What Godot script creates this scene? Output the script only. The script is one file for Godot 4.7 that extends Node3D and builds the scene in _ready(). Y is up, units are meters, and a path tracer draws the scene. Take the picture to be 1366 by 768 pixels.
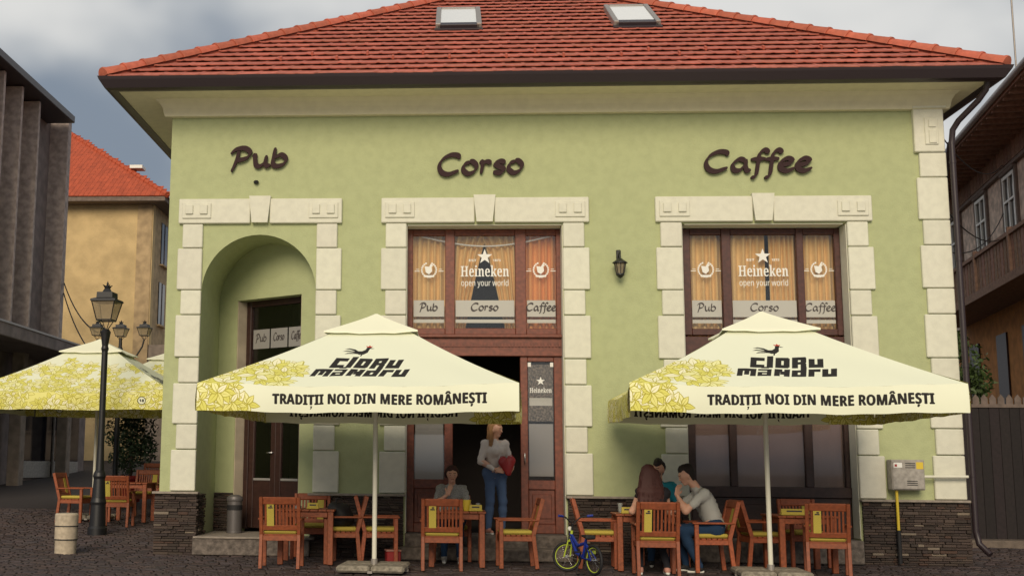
extends Node3D
# A green corner pub with two branded parasols on a paved square, under an overcast sky.

class MB:
	var v := PackedVector3Array()
	var n := PackedVector3Array()
	var uv := PackedVector2Array()
	var col := PackedColorArray()
	var tint := Color.WHITE
	func p(a: Vector3, na: Vector3, t := Vector2.ZERO) -> void:
		v.append(a); n.append(na); uv.append(t); col.append(tint)
	func tri(a: Vector3, b: Vector3, c: Vector3, ta := Vector2.ZERO, tb := Vector2.ZERO, tc := Vector2.ZERO) -> void:
		var nn := (b - a).cross(c - a).normalized()
		p(a, nn, ta); p(c, nn, tc); p(b, nn, tb)
	func trin(a: Vector3, b: Vector3, c: Vector3, na: Vector3, nb: Vector3, nc: Vector3, ta := Vector2.ZERO, tb := Vector2.ZERO, tc := Vector2.ZERO) -> void:
		if (b - a).cross(c - a).dot(na + nb + nc) >= 0.0:
			p(a, na, ta); p(c, nc, tc); p(b, nb, tb)
		else:
			p(a, na, ta); p(b, nb, tb); p(c, nc, tc)
	func quad(a: Vector3, b: Vector3, c: Vector3, d: Vector3, t0 := Vector2(0, 1), t1 := Vector2(1, 0)) -> void:
		var ta := t0
		var tb := Vector2(t1.x, t0.y)
		var td := Vector2(t0.x, t1.y)
		tri(a, b, c, ta, tb, t1); tri(a, c, d, ta, t1, td)
	func box(c: Vector3, s: Vector3, b := Basis.IDENTITY) -> void:
		bevel(c, s, 0.0, b)
	func bevel(c: Vector3, s: Vector3, e: float, b := Basis.IDENTITY) -> void:
		var h := s * 0.5
		if e > 0.0:
			e = minf(e, minf(h.x, minf(h.y, h.z)) * 0.9)
		for ax in 3:
			for sg in [-1.0, 1.0]:
				var u := (ax + 1) % 3
				var w := (ax + 2) % 3
				var q: Array[Vector3] = []
				for k in [[-1, -1], [1, -1], [1, 1], [-1, 1]]:
					var o := Vector3.ZERO
					o[ax] = sg * h[ax]; o[u] = k[0] * (h[u] - e); o[w] = k[1] * (h[w] - e)
					q.append(c + b * o)
				if sg > 0: quad(q[0], q[1], q[2], q[3])
				else: quad(q[3], q[2], q[1], q[0])
		if e <= 0.0: return
		for ax in 3:
			var u := (ax + 1) % 3
			var w := (ax + 2) % 3
			for su in [-1.0, 1.0]:
				for sw in [-1.0, 1.0]:
					var q: Array[Vector3] = []
					for k in [[-1, 0], [1, 0], [1, 1], [-1, 1]]:
						var o := Vector3.ZERO
						o[ax] = k[0] * (h[ax] - e)
						o[u] = su * (h[u] - (e if k[1] == 0 else 0.0))
						o[w] = sw * (h[w] - (0.0 if k[1] == 0 else e))
						q.append(c + b * o)
					var out := Vector3.ZERO
					out[u] = su; out[w] = sw
					if (q[1] - q[0]).cross(q[2] - q[0]).dot(b * out) > 0: quad(q[0], q[1], q[2], q[3])
					else: quad(q[3], q[2], q[1], q[0])
		for sx in [-1.0, 1.0]:
			for sy in [-1.0, 1.0]:
				for sz in [-1.0, 1.0]:
					var g := Vector3(sx, sy, sz)
					var a := c + b * (g * Vector3(h.x, h.y - e, h.z - e))
					var d := c + b * (g * Vector3(h.x - e, h.y, h.z - e))
					var f := c + b * (g * Vector3(h.x - e, h.y - e, h.z))
					if (d - a).cross(f - a).dot(b * g) > 0: tri(a, d, f)
					else: tri(a, f, d)
	func beam(a: Vector3, b: Vector3, w: float, d: float, e := 0.004, side := Vector3.RIGHT) -> void:
		var y := (b - a).normalized()
		var x := (side - y * side.dot(y)).normalized()
		bevel((a + b) * 0.5, Vector3(w, a.distance_to(b), d), e, Basis(x, y, x.cross(y)))
	func tube(pts: Array, r: Variant, sides := 8, caps := true) -> void:
		var rings: Array = []
		var prev := Vector3.ZERO
		for i in pts.size():
			var a: Vector3 = pts[maxi(i - 1, 0)]
			var b: Vector3 = pts[mini(i + 1, pts.size() - 1)]
			var t := (b - a).normalized()
			var x := prev
			if i == 0: x = t.cross(Vector3.UP if absf(t.y) < 0.9 else Vector3.RIGHT).normalized()
			else: x = (prev - t * prev.dot(t)).normalized()
			prev = x
			var y := t.cross(x)
			var rr: float = r[i] if r is Array else r
			var ring: Array = []
			for k in sides:
				var an := TAU * k / sides
				var dd := x * cos(an) + y * sin(an)
				ring.append([pts[i] + dd * rr, dd])
			rings.append(ring)
		for i in rings.size() - 1:
			for k in sides:
				var q: Array = rings[i][k]
				var q1: Array = rings[i][(k + 1) % sides]
				var s: Array = rings[i + 1][k]
				var s1: Array = rings[i + 1][(k + 1) % sides]
				trin(q[0], q1[0], s1[0], q[1], q1[1], s1[1]); trin(q[0], s1[0], s[0], q[1], s1[1], s[1])
		if caps:
			for e in [0, rings.size() - 1]:
				var nn: Vector3 = (pts[0] - pts[1]).normalized() if e == 0 else (pts[e] - pts[e - 1]).normalized()
				for k in range(1, sides - 1):
					trin(rings[e][0][0], rings[e][k][0], rings[e][k + 1][0], nn, nn, nn)
	func lathe(prof: Array, sides := 16, at := Vector3.ZERO, ph := 0.0, flat := false) -> void:
		for i in prof.size() - 1:
			var a: Vector2 = prof[i]
			var b: Vector2 = prof[i + 1]
			var t := (b - a).normalized()
			var nr := Vector2(t.y, -t.x)
			for k in sides:
				var a0 := ph + TAU * k / sides
				var a1 := ph + TAU * (k + 1) / sides
				var d0 := Vector3(cos(a0), 0, sin(a0))
				var d1 := Vector3(cos(a1), 0, sin(a1))
				var n0 := d0 * nr.x + Vector3.UP * nr.y
				var n1 := d1 * nr.x + Vector3.UP * nr.y
				if flat:
					n0 = ((d0 + d1).normalized() * nr.x + Vector3.UP * nr.y).normalized(); n1 = n0
				var q := [at + d0 * a.x + Vector3.UP * a.y, at + d1 * a.x + Vector3.UP * a.y, at + d1 * b.x + Vector3.UP * b.y, at + d0 * b.x + Vector3.UP * b.y]
				if a.x > 1e-5: trin(q[0], q[1], q[2], n0, n1, n1)
				if b.x > 1e-5: trin(q[0], q[2], q[3], n0, n1, n0)
	func prism(poly: PackedVector2Array, z0: float, z1: float, xf := Transform3D.IDENTITY) -> void:
		var pp := poly.duplicate()
		if Geometry2D.is_polygon_clockwise(pp): pp.reverse()
		# Godot calls a y-down clockwise polygon clockwise; settle the turn by the area
		var ar := 0.0
		for i in pp.size():
			ar += pp[i].cross(pp[(i + 1) % pp.size()])
		if ar < 0: pp.reverse()
		var ix := Geometry2D.triangulate_polygon(pp)
		var f := func(q: Vector2, z: float) -> Vector3: return xf * Vector3(q.x, q.y, z)
		for i in range(0, ix.size(), 3):
			var a := pp[ix[i]]
			var b := pp[ix[i + 1]]
			var c := pp[ix[i + 2]]
			if (b - a).cross(c - a) < 0:
				var t := b
				b = c; c = t
			tri(f.call(a, z1), f.call(b, z1), f.call(c, z1))
			tri(f.call(a, z0), f.call(c, z0), f.call(b, z0))
		for i in pp.size():
			var a := pp[i]
			var b := pp[(i + 1) % pp.size()]
			quad(f.call(a, z0), f.call(b, z0), f.call(b, z1), f.call(a, z1))
	func sheet(g: Array, uvs: Array = []) -> void:   # g[row][col] of points, smooth
		var R := g.size()
		var Cn: int = g[0].size()
		var nn: Array = []
		for i in R:
			var row: Array = []
			for j in Cn:
				var du: Vector3 = g[i][mini(j + 1, Cn - 1)] - g[i][maxi(j - 1, 0)]
				var dv: Vector3 = g[mini(i + 1, R - 1)][j] - g[maxi(i - 1, 0)][j]
				row.append(du.cross(dv).normalized())
			nn.append(row)
		for i in R - 1:
			for j in Cn - 1:
				var ua := Vector2.ZERO
				var ub := Vector2.ZERO
				var uc := Vector2.ZERO
				var ud := Vector2.ZERO
				if uvs.size():
					ua = uvs[i][j]; ub = uvs[i][j + 1]; uc = uvs[i + 1][j + 1]; ud = uvs[i + 1][j]
				trin(g[i][j], g[i][j + 1], g[i + 1][j + 1], nn[i][j], nn[i][j + 1], nn[i + 1][j + 1], ua, ub, uc)
				trin(g[i][j], g[i + 1][j + 1], g[i + 1][j], nn[i][j], nn[i + 1][j + 1], nn[i + 1][j], ua, uc, ud)
	func mesh(colored := false) -> ArrayMesh:
		var m := ArrayMesh.new()
		if v.is_empty(): return m
		var a: Array = []
		a.resize(Mesh.ARRAY_MAX)
		a[Mesh.ARRAY_VERTEX] = v; a[Mesh.ARRAY_NORMAL] = n; a[Mesh.ARRAY_TEX_UV] = uv
		if colored: a[Mesh.ARRAY_COLOR] = col
		m.add_surface_from_arrays(Mesh.PRIMITIVE_TRIANGLES, a)
		return m

var taken := {}
var M := {}
var rng := RandomNumberGenerator.new()

func V(x, y, z) -> Vector3: return Vector3(x, y, z)

func numbered(called: String) -> String:
	taken[called] = taken.get(called, 0) + 1
	return called if taken[called] == 1 else "%s_%03d" % [called, taken[called] - 1]

func tag(o: Node, label: String, category: String, group := "") -> void:
	o.set_meta("label", label); o.set_meta("category", category)
	if group != "": o.set_meta("group", group)

func thing(called: String, label: String, category: String, at := Vector3.ZERO, turn := 0.0, group := "") -> Node3D:
	var o := Node3D.new()
	o.name = numbered(called)
	add_child(o)
	o.position = at; o.rotation.y = turn
	tag(o, label, category, group)
	return o

func part(parent: Node, called: String, mesh: Mesh, m: Material, at := Vector3.ZERO, turn := 0.0) -> MeshInstance3D:
	var o := MeshInstance3D.new()
	o.name = called; o.mesh = mesh; o.material_override = m
	o.position = at; o.rotation.y = turn
	parent.add_child(o, true)
	return o

func pm(parent: Node, called: String, b: MB, m: Material) -> MeshInstance3D:
	return part(parent, called, b.mesh(), m)

func pbox(parent: Node, called: String, c: Vector3, s: Vector3, m: Material, e := 0.004) -> MeshInstance3D:
	var b := MB.new()
	b.bevel(Vector3.ZERO, s, e)
	return part(parent, called, b.mesh(), m, c)

func structure(called: String, mesh: Mesh, m: Material) -> MeshInstance3D:
	var o := part(self, called, mesh, m)
	o.set_meta("kind", "structure")
	return o

func dup(root: Node3D, called: String, at: Vector3, turn: float, label: String, group := "") -> Node3D:
	var r: Node3D = root.duplicate()
	r.name = numbered(called)
	add_child(r)
	r.position = at; r.rotation.y = turn
	r.set_meta("label", label)
	if group != "": r.set_meta("group", group)
	return r

# ---------- materials ----------
func noise_img(freq: float, octaves: int, lo: float, hi: float, sd: int, size := 512, sx := 1) -> Image:
	var nz := FastNoiseLite.new()
	nz.seed = sd; nz.frequency = freq; nz.fractal_octaves = octaves
	nz.noise_type = FastNoiseLite.TYPE_SIMPLEX_SMOOTH
	var im := nz.get_seamless_image(size, size)
	im.convert(Image.FORMAT_L8)
	var d := im.get_data()
	for i in d.size():
		d[i] = int(clampf(lo + (hi - lo) * d[i] / 255.0, 0, 1) * 255)
	var o := Image.create_from_data(size, size, false, Image.FORMAT_L8, d)
	if sx > 1:   # stretched grain
		o.resize(size / sx, size, Image.INTERPOLATE_BILINEAR)
	return o

func tex(im: Image) -> ImageTexture: return ImageTexture.create_from_image(im)

func mk(r: float, g: float, b: float, rough := 0.85, t: Texture2D = null, sc := 1.0, nm: Texture2D = null, ns := 1.0, metal := 0.0) -> StandardMaterial3D:
	var m := StandardMaterial3D.new()
	m.albedo_color = Color(r, g, b).linear_to_srgb()
	m.roughness = rough; m.metallic = metal
	if t:
		m.albedo_texture = t
	if nm:
		m.normal_enabled = true; m.normal_texture = nm; m.normal_scale = ns
	if t or nm:
		m.uv1_triplanar = true; m.uv1_world_triplanar = true
		m.uv1_scale = Vector3(sc, sc, sc)
	return m

func variants(m: StandardMaterial3D, k: int, spread: float) -> Array:
	var out: Array = []
	for i in k:
		var c: StandardMaterial3D = m.duplicate()
		var l := m.albedo_color.srgb_to_linear()
		var f := 1.0 + spread * (2.0 * rng.randf() - 1.0)
		var g := 1.0 + spread * 0.35 * (2.0 * rng.randf() - 1.0)
		c.albedo_color = Color(l.r * f, l.g * f * g, l.b * f).linear_to_srgb()
		out.append(c)
	return out

func glass(r := 0.02, g := 0.02, b := 0.025, a := 0.06) -> StandardMaterial3D:
	var m := StandardMaterial3D.new()
	m.transparency = BaseMaterial3D.TRANSPARENCY_ALPHA
	m.albedo_color = Color(r, g, b, a)
	m.roughness = 0.03
	return m

func make_materials() -> void:
	var blotch := tex(noise_img(0.012, 5, 0.80, 1.06, 3))
	var soft := tex(noise_img(0.03, 6, 0.955, 1.02, 4))
	var blotch2 := tex(noise_img(0.02, 5, 0.62, 1.1, 17))
	var grain := noise_img(0.2, 3, 0.2, 0.8, 5)
	var fine := tex(noise_img(0.09, 4, 0.72, 1.08, 8))
	var gn := Image.new()
	gn.copy_from(grain); gn.convert(Image.FORMAT_RGBA8); gn.bump_map_to_normal_map(3.0)
	var plaster := tex(gn)
	var wood := tex(noise_img(0.03, 5, 0.74, 1.08, 21, 512, 8))
	var rough := noise_img(0.05, 5, 0.0, 1.0, 33)
	rough.convert(Image.FORMAT_RGBA8); rough.bump_map_to_normal_map(6.0)
	var rock := tex(rough)
	M.fine = fine; M.blotch = blotch; M.plastern = plaster; M.woodt = wood; M.rockn = rock
	M.wall = mk(0.428, 0.464, 0.250, 0.92, soft, 0.3, plaster, 0.3)
	M.trim = mk(0.70, 0.69, 0.575, 0.88, soft, 0.4, plaster, 0.2)
	M.soffit = mk(0.76, 0.70, 0.50, 0.9, soft, 0.3, plaster, 0.2)
	M.beige = mk(0.52, 0.44, 0.33, 0.9, blotch, 0.3, plaster, 0.2)
	M.tile = mk(0.56, 0.165, 0.110, 0.72, blotch, 1.1, plaster, 0.3)
	M.hip = mk(0.52, 0.130, 0.075, 0.75, blotch, 1.3, plaster, 0.3)
	M.gutter = mk(0.028, 0.018, 0.022, 0.42)
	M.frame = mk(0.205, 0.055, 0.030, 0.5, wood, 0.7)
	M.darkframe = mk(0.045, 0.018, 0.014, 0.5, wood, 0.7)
	M.chair = mk(0.34, 0.086, 0.029, 0.55, wood, 1.1)
	M.chairdark = mk(0.28, 0.075, 0.025, 0.5, wood, 1.1)
	M.cushion = mk(0.64, 0.51, 0.09, 0.9, fine, 3.0)
	M.cap = mk(0.34, 0.29, 0.24, 0.8, blotch, 1.0)
	M.step = mk(0.20, 0.165, 0.14, 0.85, blotch2, 0.8, rock, 0.4)
	M.sign = mk(0.032, 0.012, 0.013, 0.85)
	M.iron = mk(0.010, 0.010, 0.012, 0.45)
	M.white = mk(0.78, 0.77, 0.70, 0.5)
	M.pole = mk(0.72, 0.70, 0.58, 0.45)
	M.concrete = mk(0.36, 0.32, 0.25, 0.9, blotch2, 1.2, rock, 0.25)
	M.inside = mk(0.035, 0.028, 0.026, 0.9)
	M.curtain = mk(0.80, 0.54, 0.22, 0.95, soft, 1.0)
	M.curtain.backlight = Color(0.25, 0.12, 0.05)
	M.curtainred = mk(0.80, 0.36, 0.12, 0.95, soft, 1.0)
	M.curtainred.backlight = Color(0.25, 0.1, 0.04)
	M.blind = mk(0.27, 0.175, 0.15, 0.8, fine, 2.0)
	M.frost = mk(0.27, 0.26, 0.25, 0.55)
	M.decal = mk(0.80, 0.80, 0.76, 0.6)
	M.band = mk(0.46, 0.45, 0.41, 0.6)
	M.bandink = mk(0.05, 0.04, 0.04, 0.6)
	M.pane = glass()
	M.metal = mk(0.32, 0.29, 0.26, 0.4, null, 1.0, null, 1.0, 0.4)
	M.chrome = mk(0.6, 0.6, 0.6, 0.25, null, 1.0, null, 1.0, 1.0)
	M.yellow = mk(0.68, 0.50, 0.04, 0.5)
	M.black = mk(0.012, 0.012, 0.014, 0.7)
	M.red = mk(0.30, 0.018, 0.018, 0.5)
	M.skin = mk(0.64, 0.36, 0.25, 0.55)
	M.skin.subsurf_scatter_enabled = true; M.skin.subsurf_scatter_strength = 0.1
	M.hairbrown = mk(0.045, 0.014, 0.010, 0.75)
	M.hairdark = mk(0.018, 0.012, 0.010, 0.75)
	M.hairfair = mk(0.34, 0.18, 0.075, 0.75)
	M.jeans = mk(0.10, 0.165, 0.31, 0.9, fine, 4.0)
	M.bluejean = mk(0.012, 0.045, 0.11, 0.9, fine, 4.0)
	M.teal = mk(0.012, 0.26, 0.34, 0.9, fine, 4.0)
	M.greytee = mk(0.58, 0.58, 0.54, 0.9, fine, 4.0)
	M.whitetop = mk(0.80, 0.72, 0.66, 0.9, fine, 4.0)
	M.leaf = mk(0.050, 0.085, 0.022, 0.6)
	M.leaf.backlight = Color(0.12, 0.2, 0.04)
	M.leafdark = mk(0.020, 0.042, 0.018, 0.6)
	M.bark = mk(0.07, 0.05, 0.035, 0.9)

func _ready() -> void:
	# camera
	var cam := Camera3D.new()
	cam.name = "camera"
	cam.rotation_order = EULER_ORDER_YXZ
	cam.position = V(4.541, 1.35, 18.409)
	cam.rotation = V(0.147448, 0.068498, 0.009785)
	cam.projection = Camera3D.PROJECTION_FRUSTUM
	cam.near = 0.1; cam.far = 1000.0
	cam.size = 2.0 * cam.near * 384.0 / 1600.0
	cam.frustum_offset = Vector2(cam.near * (683.0 - 498.74) / 1600.0, 0.0)
	add_child(cam)
	cam.current = true
	# sky, sun, exposure
	var env := Environment.new()
	env.background_mode = Environment.BG_SKY
	env.sky = make_sky()
	env.background_energy_multiplier = 1.0
	env.tonemap_mode = Environment.TONE_MAPPER_LINEAR
	env.tonemap_exposure = 1.6
	env.sdfgi_enabled = true; env.ssao_enabled = true; env.ssil_enabled = true
	var we := WorldEnvironment.new()
	we.name = "environment"
	we.environment = env
	add_child(we)
	var sun := DirectionalLight3D.new()
	sun.name = "sun"
	sun.light_energy = 0.5
	sun.light_color = Color(1.0, 0.93, 0.82)
	sun.light_angular_distance = 30.0
	sun.shadow_enabled = true
	add_child(sun)
	sun.look_at_from_position(V(-1.8, 7.2, 14), Vector3.ZERO)
	make_materials()
	more_materials()
	make_prints()
	print("prints")
	make_ground()
	make_pub()
	make_signs()
	print("pub")
	make_left()
	make_right()
	make_plants()
	make_lamps()
	print("neighbours")
	parasol("cream parasol with a rooster emblem over the tables by the arched porch", V(3.485, 0, 2.47), -0.06, 1.905, 1.985, 3.37, true, 1)
	parasol("cream parasol with a rooster emblem in front of the window with brown blinds", V(8.56, 0, 2.45), -0.06, 1.875, 2.01, 3.41, true, 2)
	parasol("leaf printed cream parasol in the side street behind the street lamp", V(-2.60, ground_y(0, -5.2), -5.2), 0.0, 1.95, 2.08, 3.56, false, 3)
	parasol("leaf printed cream parasol farther up the side street beside the pub's wall", V(-2.1, ground_y(0, -10.0), -10.0), 0.0, 1.95, 2.1, 3.6, false, 4)
	put_chairs()
	make_small()
	make_bike()
	print("furniture")
	make_people()
	print("people")

# ---------- ground ----------
func ground_y(x: float, z: float) -> float:
	var h := 0.0
	if z < 0.0:
		var t := -z
		h = 0.05 * t * clampf(t / 1.5, 0.0, 1.0) if t < 30.0 else 1.5
	if z > 0.0:
		h -= 0.0
	return h

func make_ground() -> void:
	var nz := FastNoiseLite.new()
	nz.seed = 4; nz.frequency = 0.35
	var xs: Array = [-300.0, -120.0, -60.0, -40.0]
	var x := -30.0
	while x < -8.0: xs.append(x); x += 2.0
	while x < 18.0: xs.append(x); x += 0.5
	while x <= 40.0: xs.append(x); x += 2.0
	xs.append_array([60.0, 120.0, 300.0])
	var zs: Array = [-400.0, -150.0, -80.0, -50.0, -40.0, -34.0]
	var z := -30.0
	while z < -6.0: zs.append(z); z += 1.0
	while z < 8.0: zs.append(z); z += 0.25
	while z < 40.0: zs.append(z); z += 2.0
	zs.append_array([60.0, 120.0, 300.0])
	var g: Array = []
	for zz in zs:
		var row: Array = []
		for xx in xs:
			var near := clampf(1.0 - absf(zz) / 30.0, 0.0, 1.0)
			row.append(V(xx, ground_y(xx, zz) - 0.03 + near * 0.012 * nz.get_noise_2d(xx * 0.8, zz * 3.2), zz))
		g.append(row)
	var b := MB.new()
	b.sheet(g)
	M.ground = mk(0.045, 0.034, 0.031, 0.85, M.fine, 0.7, M.rockn, 0.8)
	var go := structure("ground", b.mesh(), M.ground)
	var sq := MB.new()
	sq.quad(V(-70, -0.012, 70), V(70, -0.012, 70), V(70, -0.012, 4.55), V(-70, -0.012, 4.55))
	structure("added_bounce_paving", sq.mesh(), mk(0.50, 0.46, 0.40, 0.85, M.blotch, 0.3))  # pale paving added out of view to bounce light onto soffit and wall
	# the setts of the square, each with its own edges; too low a view to pick them apart
	var s := MB.new()
	rng.seed = 11
	var zrow := 4.5
	var row := 0
	while zrow > -7.5:
		var d := rng.randf_range(0.105, 0.125)
		var xx := -7.5 + rng.randf() * 0.2
		while xx < 18.0:
			var w := rng.randf_range(0.13, 0.22)
			var cx := xx + w * 0.5
			var cz := zrow - d * 0.5
			xx += w + 0.012
			if cz < 0.02 and cx > -0.05 and cx < 12.05: continue
			var y := ground_y(cx, cz) + near_y(nz, cx, cz) + rng.randf_range(-0.004, 0.004)
			var t := rng.randf_range(0.8, 1.2)
			var warm := rng.randf_range(0.9, 1.12)
			s.tint = Color(0.060 * t * warm, 0.042 * t, 0.041 * t / warm)
			var hw := w * 0.5
			var hd := d * 0.5 - 0.005
			var e := 0.014
			var tl := rng.randf_range(-0.004, 0.004)
			var tz := rng.randf_range(-0.004, 0.004)
			var q: Array = []
			for k in [[-1, 1], [1, 1], [1, -1], [-1, -1]]:
				q.append([V(cx + k[0] * (hw - e), y + tl * k[0] + tz * k[1], cz + k[1] * (hd - e)), V(cx + k[0] * hw, y - 0.018, cz + k[1] * hd)])
			s.quad(q[0][0], q[1][0], q[2][0], q[3][0])
			for k in 4:
				var l := (k + 1) % 4
				s.quad(q[k][1], q[l][1], q[l][0], q[k][0])
		zrow -= d
		row += 1
	var mm := mk(1, 1, 1, 0.75, M.fine, 2.5, M.rockn, 0.35)
	mm.albedo_color = Color.WHITE
	mm.vertex_color_use_as_albedo = true
	var so := part(go, "paving_setts", s.mesh(true), mm)
	so.set_meta("kind", "stuff")

func near_y(nz: FastNoiseLite, x: float, z: float) -> float:
	return 0.012 * nz.get_noise_2d(x * 0.8, z * 3.2) - 0.008

# ---------- the pub ----------
const RX0 := 0.0
const RZ0 := 0.0
const RZ1 := -12.0

func rect_sweep(b: MB, prof: Array, RX1 := 12.0) -> void:   # closed profile of (offset outwards, height) round the building
	for i in prof.size():
		var p: Vector2 = prof[i]
		var q: Vector2 = prof[(i + 1) % prof.size()]
		var cp := [V(RX0 - p.x, p.y, RZ0 + p.x), V(RX1 + p.x, p.y, RZ0 + p.x), V(RX1 + p.x, p.y, RZ1 - p.x), V(RX0 - p.x, p.y, RZ1 - p.x)]
		var cq := [V(RX0 - q.x, q.y, RZ0 + q.x), V(RX1 + q.x, q.y, RZ0 + q.x), V(RX1 + q.x, q.y, RZ1 - q.x), V(RX0 - q.x, q.y, RZ1 - q.x)]
		for k in 4:
			var l := (k + 1) % 4
			b.quad(cp[k], cp[l], cq[l], cq[k])

var quoin_cache := {}
func quoin(pub: Node, x0: float, x1: float, y0: float, y1: float, called := "quoin", z := 0.052) -> void:
	var key := "%.2f_%.2f_%.3f" % [x1 - x0, y1 - y0, z]
	if not quoin_cache.has(key):
		var b := MB.new()
		b.bevel(Vector3.ZERO, V(x1 - x0, y1 - y0 - 0.014, z + 0.02), 0.012)
		quoin_cache[key] = b.mesh()
	part(pub, called, quoin_cache[key], M.trimv[rng.randi() % 5], V((x0 + x1) * 0.5, (y0 + y1) * 0.5, (z - 0.02) * 0.5))

const COURSES := [[5.11, 4.72, 0], [4.72, 4.055, 1], [4.055, 3.665, 0], [3.665, 2.995, 1], [2.995, 2.6, 0], [2.6, 1.965, 1], [1.965, 1.58, 0], [1.58, 0.94, 1]]

func surround(pub: Node, x0: float, x1: float, i0: float, i1: float) -> void:
	# lintel with corner ornaments and keystone, and the two jambs of alternating blocks
	var km := (x0 + x1) * 0.5
	var l := pbox(pub, "lintel", V((x0 + km - 0.155) * 0.5, 5.31, 0.024), V(km - 0.155 - x0, 0.395, 0.086), M.trim, 0.012)
	var l2 := pbox(pub, "lintel", V((x1 + km + 0.155) * 0.5, 5.31, 0.024), V(x1 - km - 0.155, 0.395, 0.086), M.trim, 0.012)
	var kb := MB.new()
	kb.prism(PackedVector2Array([Vector2(-0.125, -0.2), Vector2(0.125, -0.2), Vector2(0.17, 0.225), Vector2(-0.17, 0.225)]), -0.02, 0.1)
	part(pub, "keystone", kb.mesh(), M.trim, V(km, 5.32, 0))
	for s in [[l, x0 + 0.29], [l2, x1 - 0.29]]:
		var lp: MeshInstance3D = s[0]
		var ox: float = s[1] - lp.position.x
		pbox(lp, "ornament_panel", V(ox, 0.005, 0.050), V(0.46, 0.25, 0.03), M.trim, 0.008)
		for k in [-1, 1]:
			pbox(lp, "ornament_drop", V(ox + k * 0.115, 0.02, 0.075), V(0.12, 0.15, 0.036), M.trim, 0.008)
	for c in COURSES:
		var w: float = 0.07 if c[2] == 0 else 0.0
		if i0 > x0 + 0.2: quoin(pub, x0 + w, i0, c[1], c[0])
		quoin(pub, i1, x1 - w, c[1], c[0])

func stones(b: MB, x0: float, x1: float, y0: float, y1: float, xf: Transform3D) -> void:
	# split-face ledge stones: rows of long thin pieces, each a little proud
	var y := y0
	while y < y1 - 0.005:
		var h := minf(rng.randf_range(0.022, 0.052), y1 - y)
		if y1 - y - h < 0.02: h = y1 - y
		var x := x0
		while x < x1 - 0.005:
			var w := minf(rng.randf_range(0.07, 0.24), x1 - x)
			if x1 - x - w < 0.06: w = x1 - x
			var t := pow(rng.randf(), 1.7)
			var c := Color(0.052, 0.037, 0.031).lerp(Color(0.115, 0.080, 0.064), t)
			if rng.randf() < 0.04: c = Color(0.26, 0.21, 0.16)
			if rng.randf() < 0.08: c = Color(0.10, 0.055, 0.04)
			b.tint = c
			var d := rng.randf_range(0.02, 0.062)
			b.bevel(xf * V(x + w * 0.5, y + h * 0.5, d * 0.5), V(w - 0.005, h - 0.005, d), 0.006, xf.basis)
			x += w
		y += h

func add_pane(p: Node, x0: float, x1: float, y0: float, y1: float, z: float) -> MeshInstance3D:
	return pbox(p, "pane", V((x0 + x1) * 0.5, (y0 + y1) * 0.5, z), V(x1 - x0, y1 - y0, 0.006), M.pane, 0.0)

func rail(p: Node, called: String, x0: float, x1: float, y0: float, y1: float, z: float, d := 0.09, m: Material = null) -> MeshInstance3D:
	return pbox(p, called, V((x0 + x1) * 0.5, (y0 + y1) * 0.5, z), V(x1 - x0, y1 - y0, d), m if m else M.frame, 0.008)

func bar(p: Node, called: String, c: Vector3, s: Vector3, m: Material) -> void:
	pbox(p, called, c, s, m, 0.0)

func emblem(p: Node, at: Vector3) -> void:   # a wreath with a bird between two short lines, white on the glass
	var b := MB.new()
	for k in 22:
		var a := TAU * k / 22.0
		if absf(wrapf(a - PI / 2, -PI, PI)) < 0.35: continue
		var c := at + V(cos(a) * 0.115, sin(a) * 0.115, 0)
		var t := V(-sin(a), cos(a), 0)
		b.quad(c - t * 0.013 - V(cos(a), sin(a), 0) * 0.012, c + t * 0.013 - V(cos(a), sin(a), 0) * 0.012, c + t * 0.013 + V(cos(a), sin(a), 0) * 0.012, c - t * 0.013 + V(cos(a), sin(a), 0) * 0.012)
	b.prism(PackedVector2Array([Vector2(-0.05, -0.04), Vector2(0.0, -0.07), Vector2(0.05, -0.02), Vector2(0.04, 0.05), Vector2(0.065, 0.07), Vector2(0.03, 0.1), Vector2(0.0, 0.05), Vector2(-0.07, 0.06)]), -0.0005, 0.0005, Transform3D(Basis.IDENTITY, at))
	for s in [-1, 1]:
		b.box(at + V(s * 0.19, -0.02, 0), V(0.08, 0.012, 0.001))
		b.box(at + V(s * 0.18, 0.01, 0), V(0.05, 0.008, 0.001))
	b.box(at + V(0, -0.1, 0.0003), V(0.16, 0.03, 0.001))
	pm(p, "emblem_print", b, M.decal)

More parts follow.
